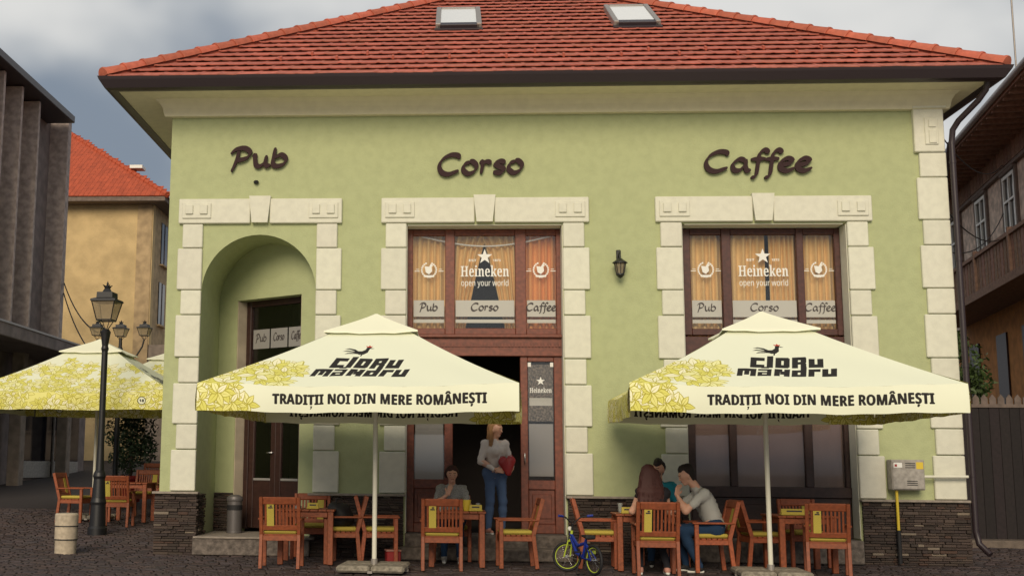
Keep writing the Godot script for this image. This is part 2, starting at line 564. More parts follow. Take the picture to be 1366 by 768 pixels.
func tavern_window(pub: Node, xs: Array, y0: float, y1: float, z: float, f: Material, strong: bool) -> void:
	# xs: outer left, pane edges of three lights, outer right
	rail(pub, "window_jamb", xs[0], xs[1], y0, y1, z, 0.09, f)
	rail(pub, "window_mullion", xs[2], xs[3], y0, y1, z, 0.11, f)
	rail(pub, "window_mullion", xs[4], xs[5], y0, y1, z, 0.11, f)
	rail(pub, "window_jamb", xs[6], xs[7], y0, y1, z, 0.09, f)
	var words := ["Pub", "Corso", "Caffee"]
	for k in 3:
		var a: float = xs[1 + 2 * k]
		var b: float = xs[2 + 2 * k]
		rail(pub, "window_rail", a, b, y1 - 0.1, y1, z, 0.085, f)
		rail(pub, "window_rail", a, b, y0, y0 + 0.1, z, 0.085, f)
		var pn := add_pane(pub, a, b, y0 + 0.1, y1 - 0.1, z)
		var o := pn.position
		var zd := 0.006
		var cx := (a + b) * 0.5
		bar(pn, "name_band", V(cx, 3.815, z + zd) - o, V(b - a - 0.03, 0.26, 0.001), M.band)
		bar(pn, "thin_band", V(cx, 3.615, z + zd) - o, V(b - a - 0.03, 0.055, 0.001), M.band)
		var wd: float = [0.28, 0.43, 0.46][k]
		var wm := word_mesh(words[k], wd, 0.075, 0.032 if strong else 0.026, 0.001, V(cx - wd * 0.5, 3.78, z + zd + 0.003) - o)
		pm(pn, "name_print", wm, M.bandink)
		if k == 1:
			var lt := type_mesh("Heineken", font("Droid Serif", 700), 0.165, 0.76, V(cx, 4.325, z + zd) - o)
			pm(pn, "beer_print", lt, M.decal)
			var l2 := type_mesh("open your world", font("Droid Sans", 400), 0.095, 0.74, V(cx, 4.175, z + zd) - o)
			pm(pn, "motto_print", l2, M.decal)
			var sb := MB.new()
			sb.prism(star_poly(Vector2(cx, 4.64), 0.125, 0.05), z + zd, z + zd + 0.001, Transform3D(Basis.IDENTITY, -o))
			for s in [-1, 1]:
				var st := type_mesh("EST" if s < 0 else "1873", font("Droid Sans", 700), 0.035, 0.12, V(cx + s * 0.19, 4.565, z + zd) - o)
				for i in range(0, st.v.size()): sb.p(st.v[i], st.n[i])
			pm(pn, "star_print", sb, M.decal)
		else:
			emblem(pn, V(cx, 4.43, z + zd) - o)

func curtain(x0: float, x1: float, top: float, bot: float, z: float, tx0: float, tx1: float, m: Material, label: String, folds: int) -> void:
	# hangs from x0..x1 at the top to tx0..tx1 at the bottom
	var b := MB.new()
	var g: Array = []
	var nx := folds * 8
	for i in 13:
		var t := i / 12.0
		var row: Array = []
		for j in nx + 1:
			var u := j / float(nx)
			var xx := lerpf(lerpf(x0, x1, u), lerpf(tx0, tx1, u), pow(t, 0.8))
			row.append(V(xx, lerpf(top, bot, t), z + 0.042 * sin(u * folds * TAU + 0.9 * sin(u * 9.0 + z * 40.0) + 0.4 * sin(t * 3.0)) + 0.008 * sin(u * folds * 2.3 * TAU + t)))
		g.append(row)
	b.sheet(g)
	var o := part(self, numbered("curtain"), b.mesh(), m)
	tag(o, label, "curtain")

func make_pub() -> void:
	rng.seed = 5
	var pub := thing("pub_building", "pale green two storey pub with red tiled hipped roof and cream stone surrounds", "building")
	# walls
	var b := MB.new()
	var T := 7.1
	for c in [[0.0, 0.56, 0.0], [2.37, 3.78, 0.0], [6.2, 8.02, 0.0], [10.5, 12.0, 0.0], [3.78, 6.2, 5.09], [8.02, 10.5, 5.09]]:
		b.box(V((c[0] + c[1]) * 0.5, (c[2] + T) * 0.5, -0.2), V(c[1] - c[0], T - c[2], 0.4))
	var ap := PackedVector2Array([Vector2(0.56, T), Vector2(0.56, 4.02)])
	for i in 25:
		var an := PI - PI * i / 24.0
		ap.append(Vector2(1.465 + 0.905 * cos(an), 4.02 + 0.92 * sin(an)))
	ap.append(Vector2(2.37, T))
	b.prism(ap, -0.4, 0.0)
	b.box(V(0.2, T * 0.5, -6.2), V(0.4, T, 11.6)); b.box(V(11.8, T * 0.5, -6.2), V(0.4, T, 11.6)); b.box(V(6, T * 0.5, -11.8), V(11.2, T, 0.4))
	var wall := pm(pub, "wall", b, M.wall)
	# the arched porch: vault, side walls and the slanting wall with a door
	var pv := MB.new()
	for i in 24:
		var a0 := PI - PI * i / 24.0
		var a1 := PI - PI * (i + 1) / 24.0
		var q0 := V(1.465 + 0.905 * cos(a0), 4.02 + 0.92 * sin(a0), -0.4)
		var q1 := V(1.465 + 0.905 * cos(a1), 4.02 + 0.92 * sin(a1), -0.4)
		var z := V(0, 0, -1.3)
		pv.quad(q0, q0 + z, q1 + z, q1)
	pv.box(V(0.53, 2.2, -1.05), V(0.06, 4.4, 1.3)); pv.box(V(2.4, 2.2, -1.05), V(0.06, 4.4, 1.3))
	pm(pub, "porch_vault", pv, M.wall)
	var U := V(1.81, 0, 1.25).normalized()
	var Nn := V(-U.z, 0, U.x)
	var dx := Transform3D(Basis(U, Vector3.UP, Nn), V(0.56, 0, -1.5))
	var dw := MB.new()
	for c in [[-0.1, 0.42, 0.0, 5.0], [1.86, 2.3, 0.0, 5.0], [0.42, 1.86, 4.06, 5.0]]:
		dw.box(dx * V((c[0] + c[1]) * 0.5, (c[2] + c[3]) * 0.5, -0.15), V(c[1] - c[0], c[3] - c[2], 0.3), dx.basis)
	pm(pub, "porch_wall", dw, M.wall)
	var rv := MB.new()
	rv.box(dx * V(0.43, 2.2, -0.16), V(0.02, 3.7, 0.29), dx.basis); rv.box(dx * V(1.85, 2.2, -0.16), V(0.02, 3.7, 0.29), dx.basis)
	pm(pub, "door_reveal", rv, M.beige)
	# porch door: frame, transom light with the name bands, two glazed leaves
	var door := Node3D.new()
	door.name = "porch_door"
	pub.add_child(door)
	door.transform = dx * Transform3D(Basis.IDENTITY, V(0, 0, -0.24))
	var F: StandardMaterial3D = M.darkframe
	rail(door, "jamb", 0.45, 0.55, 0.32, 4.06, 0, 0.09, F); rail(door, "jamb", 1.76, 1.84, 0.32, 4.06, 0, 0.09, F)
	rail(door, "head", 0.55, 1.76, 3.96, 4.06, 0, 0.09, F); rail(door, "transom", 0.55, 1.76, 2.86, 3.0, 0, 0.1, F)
	var tp := add_pane(door, 0.55, 1.76, 3.0, 3.96, -0.01)
	var words := ["Pub", "Corso", "Caffee"]
	for k in 3:
		var cx := 0.76 + 0.40 * k
		bar(tp, "name_band", V(cx, 3.42, 0.0) - tp.position, V(0.37, 0.32, 0.002), M.frost)
		pm(tp, "name_print", word_mesh(words[k], 0.24, 0.08, 0.022, 0.001, V(cx - 0.12, 3.38, 0.004) - tp.position), M.bandink)
	for k in 2:
		var a := 0.555 + k * 0.605
		rail(door, "leaf_stile", a, a + 0.11, 0.34, 2.86, 0.0, 0.06, F); rail(door, "leaf_stile", a + 0.49, a + 0.60, 0.34, 2.86, 0.0, 0.06, F)
		rail(door, "leaf_rail", a + 0.11, a + 0.49, 2.72, 2.86, 0.0, 0.06, F); rail(door, "leaf_panel", a + 0.11, a + 0.49, 0.34, 1.1, -0.005, 0.045, F)
		add_pane(door, a + 0.11, a + 0.49, 1.1, 2.72, -0.005)
		rail(door, "glazing_bead", a + 0.11, a + 0.49, 1.1, 1.14, 0.012, 0.03, M.frost)
	var hb := MB.new()
	hb.tube([V(1.12, 1.55, 0.03), V(1.12, 1.55, 0.08), V(1.02, 1.55, 0.09)], 0.011, 6)
	pm(door, "handle", hb, M.chrome)
	# plinth
	var st := MB.new()
	var cp := MB.new()
	for c in [[-0.06, 0.60], [2.33, 3.76], [6.22, 8.0], [10.52, 12.06]]:
		stones(st, c[0], c[1], -0.05, 0.90, Transform3D(Basis.IDENTITY, V(0, 0, 0.02)))
		var bk := MB.new()
		pbox(pub, "plinth_core", V((c[0] + c[1]) * 0.5, 0.44, -0.015), V(c[1] - c[0] - 0.03, 0.9, 0.07), M.step, 0.0)
		pbox(pub, "plinth_ledge", V((c[0] + c[1]) * 0.5, 0.92, 0.035), V(c[1] - c[0] + 0.05, 0.035, 0.17), M.cap, 0.006)
	# returns: right flank of the left pier, porch walls, outer corner
	stones(st, 0.0, 0.62, 0.22, 0.90, Transform3D(Basis(V(0, 0, -1), Vector3.UP, V(1, 0, 0)), V(0.565, 0, 0.06)))
	stones(st, 0.0, 0.44, 0.22, 0.90, Transform3D(dx.basis, dx * V(0, 0, 0.0)))
	stones(st, 0.0, 3.0, -0.05, 0.90, Transform3D(Basis(V(0, 0, 1), Vector3.UP, V(-1, 0, 0)), V(-0.01, 0, -3.0)))
	var sm := mk(1, 1, 1, 0.8, M.fine, 4.0, M.rockn, 0.8)
	sm.albedo_color = Color.WHITE; sm.vertex_color_use_as_albedo = true
	var sp := part(pub, "plinth_stones", st.mesh(true), sm)
	sp.set_meta("kind", "stuff")
	# steps
	pbox(pub, "porch_step", V(1.46, 0.125, -0.65), V(1.78, 0.25, 1.62), M.step, 0.012)
	pbox(pub, "porch_slab", V(1.50, 0.262, -0.66), V(1.84, 0.03, 1.68), M.cap, 0.006)
	pbox(pub, "door_step", V(4.99, 0.178, -0.12), V(2.41, 0.356, 0.56), M.step, 0.015)
	pbox(pub, "lower_step", V(4.99, 0.09, 0.36), V(2.5, 0.18, 0.36), M.step, 0.015)
	pbox(pub, "window_step", V(9.26, 0.17, -0.12), V(2.47, 0.34, 0.52), M.step, 0.015)
	# stone surrounds
	surround(pub, 0.17, 2.765, 0.56, 2.37)
	surround(pub, 3.385, 6.605, 3.78, 6.2)
	surround(pub, 7.62, 10.88, 8.02, 10.5)
	for x in [[3.781, 1], [6.199, -1], [8.021, 1], [10.499, -1]]:
		pbox(pub, "jamb_facing", V(x[0] + x[1] * 0.004, 2.72, -0.155), V(0.012, 4.72, 0.30), M.trim, 0.0)
	for x in [4.99, 9.26]:
		pbox(pub, "head_facing", V(x, 5.083, -0.155), V(2.39, 0.012, 0.30), M.trim, 0.0)
	# corner pilaster of blocks with its capital
	var yy := 6.18
	var wide := 0
	while yy > 1.0:
		var h: float = 0.39 if wide == 0 else 0.66
		if yy - h < 1.1: h = yy - 0.94
		quoin(pub, 11.63 if wide == 0 else 11.575, 12.03, yy - h, yy, "corner_quoin")
		yy -= h; wide = 1 - wide
	var cpl := pbox(pub, "capital", V(11.785, 6.52, 0.03), V(0.45, 0.68, 0.10), M.trim, 0.012)
	pbox(cpl, "ornament_panel", V(0.03, -0.02, 0.055), V(0.2, 0.42, 0.03), M.trim, 0.008)
	pbox(cpl, "ornament_drop", V(0.04, 0.1, 0.075), V(0.11, 0.12, 0.03), M.trim, 0.006)
	pbox(cpl, "ornament_drop", V(0.04, -0.11, 0.075), V(0.11, 0.2, 0.02), M.trim, 0.006)
	pbox(pub, "capital_ledge", V(11.79, 6.875, 0.05), V(0.5, 0.03, 0.16), M.trim, 0.006)
	# cornice, soffit, gutter
	var co := MB.new()
	rect_sweep(co, [Vector2(-0.05, 6.85), Vector2(0.10, 6.85), Vector2(0.115, 6.90), Vector2(0.13, 6.98), Vector2(0.17, 7.05), Vector2(0.235, 7.095), Vector2(0.24, 7.115), Vector2(-0.05, 7.115)])
	pm(pub, "cornice", co, M.soffit)
	var so := MB.new()
	rect_sweep(so, [Vector2(-0.3, 7.12), Vector2(0.72, 7.085), Vector2(0.78, 7.2), Vector2(-0.3, 7.2)], 11.74)
	pm(pub, "soffit", so, M.soffit)
	var gu := MB.new()
	rect_sweep(gu, [Vector2(0.70, 7.075), Vector2(0.80, 7.065), Vector2(0.87, 7.085), Vector2(0.945, 7.20), Vector2(0.965, 7.25), Vector2(0.945, 7.25), Vector2(0.92, 7.19), Vector2(0.85, 7.11), Vector2(0.70, 7.10)], 11.74)
	pm(pub, "gutter", gu, M.gutter)
	var dp := MB.new()
	dp.tube([V(12.44, 7.1, 0.66), V(12.43, 6.98, 0.62), V(12.36, 6.85, 0.5), V(12.17, 6.62, 0.22), V(12.11, 6.5, 0.14), V(12.09, 6.3, 0.12), V(12.09, 3.0, 0.12), V(12.09, 0.5, 0.12), V(12.11, 0.32, 0.16), V(12.2, 0.18, 0.3)], 0.044, 10)
	var dpp := pm(pub, "downpipe", dp, M.gutter)
	for y in [1.3, 2.9, 4.5, 6.0]:
		var cb := MB.new()
		cb.lathe([Vector2(0.052, -0.02), Vector2(0.052, 0.02)], 10)
		part(dpp, "pipe_clip", cb.mesh(), M.gutter, V(12.09, y, 0.12))
	# roof
	var tt := 0.62
	var ca := cos(atan(tt))
	var sa := sin(atan(tt))
	var deck := MB.new()
	var e0 := 0.90
	var ey := 7.20
	var apex := 6.9
	var c4 := [V(-e0, ey, e0), V(11.74 + e0, ey, e0), V(11.74 + e0, ey, -12 - e0), V(-e0, ey, -12 - e0)]
	var top := V(5.87, ey + apex * tt, -6)
	for k in 4: deck.tri(c4[k], c4[(k + 1) % 4], top)
	deck.quad(c4[3], c4[2], c4[1], c4[0])
	pm(pub, "roof_deck", deck, M.tile)
	var tw := 0.30
	var pitch := 0.335
	var sec := [[0.0, 0.004], [0.02, 0.011], [0.05, 0.011], [0.075, 0.003], [0.19, 0.002], [0.302, 0.004]]
	var tiles := variants(M.tile, 5, 0.13)
	var tile_at := func(tb: MB, xf: Transform3D, f: float) -> void:
		for i in sec.size() - 1:
			var a: Array = sec[i]
			var d: Array = sec[i + 1]
			var q := [V(a[0] * f, 0, a[1] + 0.067), V(d[0] * f, 0, d[1] + 0.067), V(d[0] * f, 0.40, d[1] + 0.016), V(a[0] * f, 0.40, a[1] + 0.016)]
			tb.quad(xf * q[0], xf * q[1], xf * q[2], xf * q[3])
			tb.quad(xf * (q[0] - V(0, 0, 0.017)), xf * (q[1] - V(0, 0, 0.017)), xf * q[1], xf * q[0])
	var one := MB.new()
	tile_at.call(one, Transform3D.IDENTITY, 1.0)
	var onem := one.mesh()
	var rest := MB.new()
	var rb := Basis(V(1, 0, 0), V(0, sa, -ca), V(0, ca, sa))
	var roof := Node3D.new()
	roof.name = "roof"
	pub.add_child(roof)
	for r in 21:
		var s0 := -0.03 + r * pitch
		var d := (s0 + 0.17) * ca
		var x := -e0 + d + fposmod(-d + (r % 2) * 0.15, tw) - tw
		while x < 11.74 + e0 - d:
			var l := maxf(x, -e0 + d - 0.02)
			var rr := minf(x + tw, 11.74 + e0 - d + 0.02)
			var f := (rr - l) / tw
			if f > 0.2:
				var at := V(l, ey, e0) + rb * V(0, s0, 0.01 + rng.randf_range(-0.002, 0.002))
				var bs := rb * Basis(Vector3.FORWARD, rng.randf_range(-0.006, 0.006))
				if r < 7:
					var o := part(roof, "roof_tile", onem, tiles[rng.randi() % 5])
					o.transform = Transform3D(bs * Basis.from_scale(V(f, 1, 1)), at)
				else:
					var t := rng.randf_range(0.87, 1.13)
					rest.tint = Color(t, t * rng.randf_range(0.93, 1.07), t)
					tile_at.call(rest, Transform3D(bs, at), f)
			x += tw
	var rm: StandardMaterial3D = M.tile.duplicate()
	rm.vertex_color_use_as_albedo = true
	var ro := part(roof, "upper_roof_tiles", rest.mesh(true), rm)
	ro.set_meta("kind", "stuff")
	# hip tiles
	var hm := MB.new()
	var hs: Array = []
	for i in 4:
		var q: Array = []
		var y: float = [0.0, 0.03, 0.06, 0.42][i]
		var r: float = [0.135, 0.14, 0.128, 0.105][i]
		for k in 9:
			var an := PI * k / 8.0
			q.append(V(cos(an) * r, y, sin(an) * r))
		hs.append(q)
	hm.sheet(hs)
	for k in range(1, 8): hm.tri(hs[0][0], hs[0][k], hs[0][k + 1])
	var hmm := hm.mesh()
	var hips := variants(M.hip, 4, 0.2)
	for side in [-1, 1]:
		var dir := V(-side, tt, -1).normalized()
		var st0 := V(-e0, ey + 0.06, e0) if side < 0 else V(11.74 + e0, ey + 0.06, e0)
		var upv := V(0, 1, 0)
		var zx := (upv - dir * dir.dot(upv)).normalized()
		var bs := Basis(dir.cross(zx), dir, zx)
		var s := 0.02
		while s < 8.6:
			var o := part(roof, "hip_tile", hmm, hips[rng.randi() % 4])
			o.transform = Transform3D(bs * Basis(V(1, 0, 0), 0.02), st0 + dir * s)
			s += 0.37
	var edge := MB.new()
	edge.lathe([Vector2(0.0, -0.02), Vector2(0.1, 0.0), Vector2(0.13, 0.1)], 10)
	for side in [-1, 1]:   # mortar bed below the hip tiles
		var bed := MB.new()
		var h0 := V(-e0, ey - 0.01, e0) if side < 0 else V(11.74 + e0, ey - 0.01, e0)
		bed.tube([h0 + V(-side, tt, -1) * 0.05, h0 + V(-side, tt, -1) * 6.8], 0.095, 8)
		pm(roof, "hip_bed", bed, M.hip)
	# snow guards in two staggered rows
	for r in [[3, 0.0], [4, 0.47]]:
		var x: float = 1.75 + r[1]
		while x < 10.9 - r[1]:
			var g := pbox(roof, "snow_guard", Vector3.ZERO, V(0.035, 0.10, 0.06), M.hip, 0.004)
			g.transform = Transform3D(rb, V(x, ey, e0) + rb * V(0, 0.335 * r[0] + 0.02, 0.075))
			x += 0.9
	# roof lights
	for x in [4.60, 7.70]:
		var sk := Node3D.new()
		sk.name = "skylight"
		roof.add_child(sk, true)
		sk.transform = Transform3D(rb, V(x, ey, e0) + rb * V(0, 3.25, 0.06))
		for q in [[V(-0.36, 0.76, 0.05), V(0.09, 1.6, 0.12)], [V(0.36, 0.76, 0.05), V(0.09, 1.6, 0.12)]]:
			pbox(sk, "sash_side", q[0], q[1], M.metal, 0.01)
		pbox(sk, "sash_head", V(0, 1.5, 0.05), V(0.63, 0.1, 0.12), M.metal, 0.01)
		pbox(sk, "sash_sill", V(0, 0.06, 0.04), V(0.74, 0.2, 0.1), M.gutter, 0.01)
		pbox(sk, "apron", V(0, -0.1, 0.02), V(0.84, 0.12, 0.03), M.gutter, 0.004)
		pbox(sk, "pane", V(0, 0.8, 0.085), V(0.63, 1.3, 0.01), M.sky_reflection_white, 0.0)  # opaque white: sky reflection painted into the pane, with a blind behind
	# inside
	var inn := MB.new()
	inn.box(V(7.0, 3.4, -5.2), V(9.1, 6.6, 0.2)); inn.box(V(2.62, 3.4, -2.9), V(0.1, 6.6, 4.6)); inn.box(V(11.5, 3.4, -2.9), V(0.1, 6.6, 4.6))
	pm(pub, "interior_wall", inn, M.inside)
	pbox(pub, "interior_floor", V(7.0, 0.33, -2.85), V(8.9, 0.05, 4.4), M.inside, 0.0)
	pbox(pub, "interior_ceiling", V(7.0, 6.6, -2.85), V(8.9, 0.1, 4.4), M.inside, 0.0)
	# middle portal
	var z := -0.35
	tavern_window(pub, [3.785, 3.87, 4.38, 4.53, 5.48, 5.65, 6.12, 6.195], 3.40, 5.075, z, M.frame, true)
	rail(pub, "transom_beam", 3.785, 6.195, 3.06, 3.38, z + 0.02, 0.14)
	rail(pub, "transom_ledge", 3.785, 6.195, 3.345, 3.395, z + 0.05, 0.2)
	var den := MB.new()
	for i in 46: den.box(V(3.82 + i * 0.0518, 3.235, z + 0.10), V(0.028, 0.06, 0.03))
	pm(pub, "dentil_course", den, M.frame)
	# fixed leaf at the left of the doorway
	for side in [[3.785, 4.5], [5.545, 6.195]]:
		var a: float = side[0]
		var c: float = side[1]
		var lf := Node3D.new()
		lf.name = "door_leaf"
		pub.add_child(lf, true)
		rail(lf, "stile", a, a + 0.115, 0.36, 3.06, z); rail(lf, "stile", c - 0.13, c, 0.36, 3.06, z)
		rail(lf, "top_rail", a + 0.115, c - 0.13, 2.98, 3.06, z, 0.08); rail(lf, "lock_rail", a + 0.115, c - 0.13, 1.02, 1.16, z, 0.085)
		rail(lf, "bottom_rail", a + 0.115, c - 0.13, 0.36, 0.5, z, 0.085)
		rail(lf, "panel", a + 0.12, c - 0.135, 0.5, 1.02, z - 0.01, 0.04); rail(lf, "raised_panel", a + 0.17, c - 0.185, 0.58, 0.95, z + 0.012, 0.03)
		var pn := add_pane(lf, a + 0.115, c - 0.13, 1.16, 2.98, z)
		var cx := (a + c) * 0.5 - 0.0075
		bar(pn, "frosted_film", V(cx, 1.62, z - 0.006) - pn.position, V(c - a - 0.28, 0.80 if a > 5 else 1.2, 0.002), M.frost)
		if a > 5:
			bar(pn, "beer_poster", V(cx, 2.5, z - 0.008) - pn.position, V(c - a - 0.27, 0.88, 0.002), M.poster)
			var sb := MB.new()
			sb.prism(star_poly(Vector2(cx - 0.0, 2.68), 0.07, 0.028), z + 0.005, z + 0.006, Transform3D(Basis.IDENTITY, -pn.position))
			pm(pn, "star_print", sb, M.decal)
			pm(pn, "beer_print", type_mesh("Heineken", font("Droid Serif", 700), 0.075, 0.34, V(cx, 2.5, z + 0.005) - pn.position), M.decal)
			bar(pn, "poster_band", V(cx, 2.36, z - 0.004) - pn.position, V(c - a - 0.3, 0.12, 0.002), M.band)
			rail(lf, "paper_corner", a + 0.12, a + 0.17, 2.9, 2.97, z + 0.01, 0.004, M.decal); rail(lf, "paper_corner", c - 0.185, c - 0.135, 2.9, 2.97, z + 0.01, 0.004, M.decal)
			var h2 := MB.new()
			h2.tube([V(a + 0.06, 1.42, z + 0.05), V(a + 0.06, 1.42, z + 0.1), V(a + 0.06, 1.56, z + 0.1), V(a + 0.06, 1.56, z + 0.05)], 0.01, 6)
			pm(lf, "handle", h2, M.chrome)
	# right portal
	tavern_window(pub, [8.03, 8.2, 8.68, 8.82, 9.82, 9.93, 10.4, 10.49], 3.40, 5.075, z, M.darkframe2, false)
	rail(pub, "mid_rail", 8.03, 10.49, 3.0, 3.38, z, 0.1, M.darkframe2)
	for x in [[8.03, 8.2], [8.71, 8.82], [9.83, 9.95], [10.42, 10.49]]: rail(pub, "lower_mullion", x[0], x[1], 1.10, 3.0, z, 0.09, M.darkframe)
	for x in [[8.2, 8.71], [8.82, 9.83], [9.95, 10.42]]:
		add_pane(pub, x[0], x[1], 1.1, 3.0, z)
		var bg: Array = []
		for i in 9:
			var rw: Array = []
			for j in 17: rw.append(V(x[0] - 0.03 + (x[1] - x[0] + 0.06) * j / 16.0, 3.0 - 1.9 * i / 8.0, z - 0.07 + 0.006 * sin(j * 0.9 + i * 0.5)))
			bg.append(rw)
		var bb := MB.new()
		bb.sheet(bg)
		pm(pub, "roller_blind", bb, M.blind)
	rail(pub, "base_rail", 8.03, 10.49, 0.94, 1.10, z + 0.01, 0.12, M.darkframe)
	rail(pub, "base_board", 8.03, 10.49, 0.34, 0.94, z - 0.01, 0.06, M.darkframe)
	for x in [[8.12, 8.7], [8.8, 9.72], [9.82, 10.42]]: rail(pub, "raised_panel", x[0], x[1], 0.46, 0.84, z + 0.02, 0.03, M.darkframe)
	# curtains
	curtain(3.84, 4.42, 5.0, 3.3, -0.465, 3.84, 4.42, M.curtain, "tan curtain behind the window light printed Pub above the open door", 5)
	curtain(4.46, 5.05, 5.0, 3.3, -0.47, 4.46, 4.66, M.curtain, "tan curtain drawn aside, nearer the Pub light, above the open door", 5)
	curtain(4.95, 5.56, 5.0, 3.3, -0.475, 5.36, 5.56, M.curtain, "tan curtain drawn aside, nearer the Caffee light, above the open door", 5)
	curtain(5.6, 6.18, 5.0, 3.3, -0.465, 5.6, 6.18, M.curtainred, "orange red curtain behind the window light printed Caffee above the open door", 5)
	curtain(8.14, 8.74, 5.0, 3.3, -0.465, 8.14, 8.74, M.curtain, "dark tan curtain behind the Pub light of the window above the blinds", 5)
	curtain(8.76, 9.38, 5.0, 3.3, -0.465, 8.76, 9.36, M.curtain, "tan curtain behind the middle light above the blinds, beside the Pub light", 5)
	curtain(9.44, 9.88, 5.0, 3.3, -0.47, 9.43, 9.88, M.curtain, "tan curtain behind the middle light above the blinds, beside the Caffee light", 6)
	curtain(9.9, 10.46, 5.0, 3.3, -0.465, 9.9, 10.46, M.curtain, "dark tan curtain behind the Caffee light of the window above the blinds", 5)
	# a thin white arc sagging across the window above the door
	var sw := MB.new()
	var sp2: Array = []
	for i in 25:
		var u := i / 24.0
		sp2.append(V(lerpf(4.0, 6.05, u), 4.98 - 0.16 * sin(PI * u), -0.405))
	sw.tube(sp2, 0.014, 6)
	var so2 := pm(self, "white_arc", sw, M.decal)
	tag(so2, "thin white arc across the window above the open door", "garland")

func make_signs() -> void:
	for s in [["Pub", 1.0, 6.02, 0.90, 0.19, "dark brown script letters reading Pub on the green wall", 0.02], ["Corso", 4.28, 5.88, 1.34, 0.20, "dark brown script letters reading Corso on the green wall", 0.015], ["Caffee", 8.40, 5.90, 1.62, 0.20, "dark brown script letters reading Caffee on the green wall", 0.0]]:
		var t := thing("wall_lettering", s[5], "sign", V(s[1], s[2], 0.012), 0.0, "script signs on the pub wall")
		t.rotation.z = s[6]
		var sx: float = s[3] / word_width(s[0])
		var x := 0.0
		for ch in s[0]:
			var g := glyph_mesh(ch, sx, s[4], 0.090, 0.035)
			part(t, "letter", g.mesh(), M.sign, V(x, 0, 0))
			x += GLYPH[ch][0] * sx
	var d := MB.new()
	d.lathe([Vector2(0.0, -0.03), Vector2(0.03, -0.025), Vector2(0.045, 0.0), Vector2(0.03, 0.025), Vector2(0.0, 0.03)], 12)
	var o := pm(self, "wall_sensor", d, M.black)
	o.position = V(1.39, 5.78, 0.035)
	tag(o, "small round black fitting on the wall below the Pub letters", "sensor")

